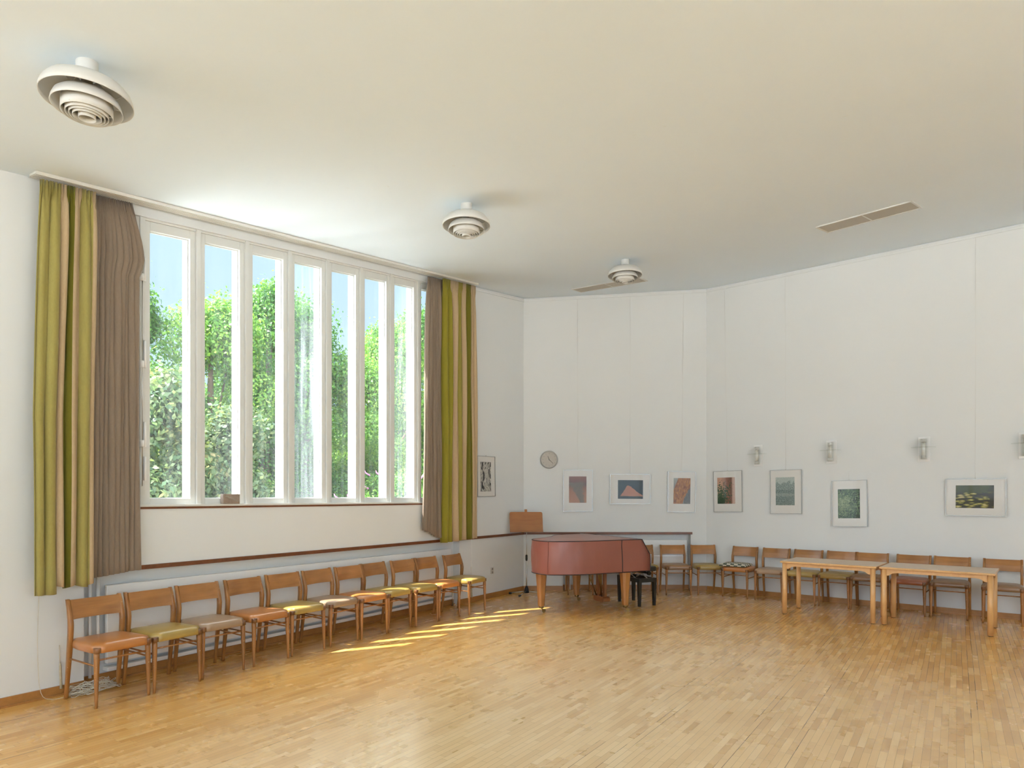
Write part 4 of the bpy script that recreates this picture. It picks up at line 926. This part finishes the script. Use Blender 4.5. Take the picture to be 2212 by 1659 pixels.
# ------------------------------------------------------------------ outdoors
mb = MB(); mb.add([(-60, -40, -.35), (60, -40, -.35), (60, 60, -.35), (-60, 60, -.35)], [(0, 1, 2, 3)]); struct('ground', mb, M_GRASS)
mb = MB(); wbox(mb, FL, -3.5, 9, .3, 2.2, -.30, -.04); struct('path', mb, flat('terrace_stone', (.68, .67, .64), .85, noise=.08))  # unseen pale terrace, added to bounce sunlight up to the ceiling
def leaf_mesh(name, nleaf, H_, R_, size, mat, seed, lumpy=.35, base_=.2, stray=.02):
    rg_ = np.random.default_rng(seed)
    # several overlapping lumps make the crown
    nl = 26; lc = np.zeros((nl, 3)); 
    hz_ = rg_.uniform(0, 1, nl); hz_[0] = .97; hz_[1] = .9
    prof = np.interp(hz_, [0, .25, .6, .85, 1], [.85, 1, .9, .55, .12])
    th = rg_.uniform(0, 2*np.pi, nl); rr = R_*prof*rg_.uniform(.35, .8, nl)
    lc[:, 0] = rr*np.cos(th); lc[:, 1] = rr*np.sin(th); lc[:, 2] = base_ + (H_-base_)*hz_*.93
    lr = R_*rg_.uniform(.32, .55, nl); lr[:2] *= .6
    k = rg_.integers(0, nl, nleaf); d = rg_.normal(size=(nleaf, 3)); d /= np.linalg.norm(d, axis=1)[:, None]
    rad = lr[k]*rg_.uniform(.62, 1.0, nleaf)**.6*(1+lumpy*(rg_.random(nleaf)-.5))
    P_ = lc[k] + d*rad[:, None]
    stray_ = rg_.random(nleaf) < stray; P_[stray_] += d[stray_]*.22
    nrm_ = d + rg_.normal(scale=.8, size=(nleaf, 3)) + np.array([0, 0, .35]); nrm_ /= np.linalg.norm(nrm_, axis=1)[:, None]
    a = np.cross(nrm_, rg_.normal(size=(nleaf, 3))); a /= np.linalg.norm(a, axis=1)[:, None]; b = np.cross(nrm_, a)
    s = size*rg_.uniform(.6, 1.25, nleaf)[:, None]
    # leaf: bent rhombus of two triangles-pairs
    v0 = P_ - a*s; v1 = P_ + b*s*.55 + nrm_*s*.12; v2 = P_ + a*s; v3 = P_ - b*s*.55 + nrm_*s*.12
    V_ = np.stack([v0, v1, v2, v3], 1).reshape(-1, 3); me = bpy.data.meshes.new(name)
    me.vertices.add(4*nleaf); me.vertices.foreach_set('co', V_.astype(np.float32).ravel())
    me.loops.add(4*nleaf); me.loops.foreach_set('vertex_index', np.arange(4*nleaf, dtype=np.int32))
    me.polygons.add(nleaf); me.polygons.foreach_set('loop_start', np.arange(0, 4*nleaf, 4, dtype=np.int32))
    me.update(calc_edges=True); at = me.attributes.new('leaf_rand', 'FLOAT', 'FACE'); at.data.foreach_set('value', rg_.random(nleaf).astype(np.float32))
    me.materials.append(mat); return me, lc
def trunk_mesh(lc, H_):
    m = MB(); m.tube([(0, 0, -.35), (.03, .02, H_*.35), (0, .05, H_*.7), (.02, 0, H_*.9)], [.11, .09, .05, .02], 8)
    for c in lc[2:12]: m.tube([(0, .02, max(.3, c[2]*.6)), tuple(c)], [.035, .01], 5)
    return m.mesh('trunk', M_BARK)
TM = [leaf_mesh('crown', 46000, 5.0, 1.25, .035, M_LEAF, 11), leaf_mesh('crown', 46000, 5.0, 1.2, .036, M_LEAF2, 12), leaf_mesh('crown', 44000, 5.0, 1.3, .037, M_LEAF, 13)]
TR = [trunk_mesh(lc, 5.0) for _, lc in TM]
def tree(k, t, off, h, rz, label, grp='trees outside the window', w_=1.0):
    p = FL(t, off, 0); o = thing('garden_tree', label, 'tree', p, rz, grp); o.scale = (w_, w_, h/5.0)
    link('crown', TM[k][0], o); link('trunk', TR[k], o)
names = ['first tree at the left edge of the view', 'seen through the first window pane', 'seen through the second window pane', 'seen through the third window pane, with a high crown',
         'seen through the fourth hazy pane', 'the low one seen through the fifth pane', 'seen through the sixth pane', 'seen through the seventh dusty pane', 'seen in the last pane beside the right curtain', 'beyond the right curtain']
for i, (t, h, k) in enumerate(((2.3, 5.3, 0), (3.75, 5.45, 0), (4.95, 5.35, 1), (6.3, 5.95, 0), (7.45, 5.75, 2), (8.55, 4.9, 1), (9.75, 6.0, 1), (11.1, 6.6, 0), (12.6, 6.6, 1), (14.2, 6.4, 2))):
    tree(k, t, 5.2+.3*math.sin(i*2.1), h, i*1.3, 'leafy green garden tree ' + names[i])
for i in range(9):
    tree(i % 3, 1.6+i*1.75, 7.3+.3*math.cos(i*3), 4.2 if i != 5 else 4.0, i*2.2+1, 'rear garden tree, %s in the back row counted from the left' % ['first', 'second', 'third', 'fourth', 'fifth', 'sixth', 'seventh', 'eighth', 'ninth'][i], 'rear row of garden trees', 1.1)
HZ, hl = leaf_mesh('foliage', 20000, 3.2, .95, .045, M_LEAF3, 31, base_=.0)
for t, off, h, l in ((2.75, 2.7, 3.3, 'large-leaved reddish green shrub outside the first window pane'), (4.0, 3.0, 3.0, 'large-leaved grey-green shrub outside the second window pane')):
    o = thing('garden_shrub', l, 'shrub', FL(t, off, -.1), t, 'shrubs outside the window'); o.scale = (1, 1, h/3.2); link('foliage', HZ, o)
BD, bl = leaf_mesh('foliage', 9000, 1.9, .75, .034, M_LEAF2, 41, base_=.0, stray=.08)
rb = random.Random(3)
for t, off, h, l in ((6.9, 3.2, 1.75, 'pink-flowered bush outside the fifth pane'), (8.1, 3.2, 2.15, 'pink-flowered bush outside the sixth pane'), (9.2, 3.4, 1.9, 'pink-flowered bush outside the last panes')):
    o = thing('flowering_bush', l, 'bush', FL(t, off, -.1), t*2, 'flowering bushes outside the window'); o.scale = (1, 1, h/1.9); link('foliage', BD, o)
    for q in range(16):
        a = rb.uniform(0, 6.28); r0 = .55*rb.random()+.2; z = 1.9*rb.uniform(.72, 1.02); m = MB()
        m.tube([(r0*math.cos(a), r0*math.sin(a), z), (r0*1.15*math.cos(a), r0*1.10*math.sin(a), z+.05), (r0*1.16*math.cos(a), r0*1.16*math.sin(a), z+.09)], [.016, .014, .004], 7); m.build('blossom', M_PETAL, o)
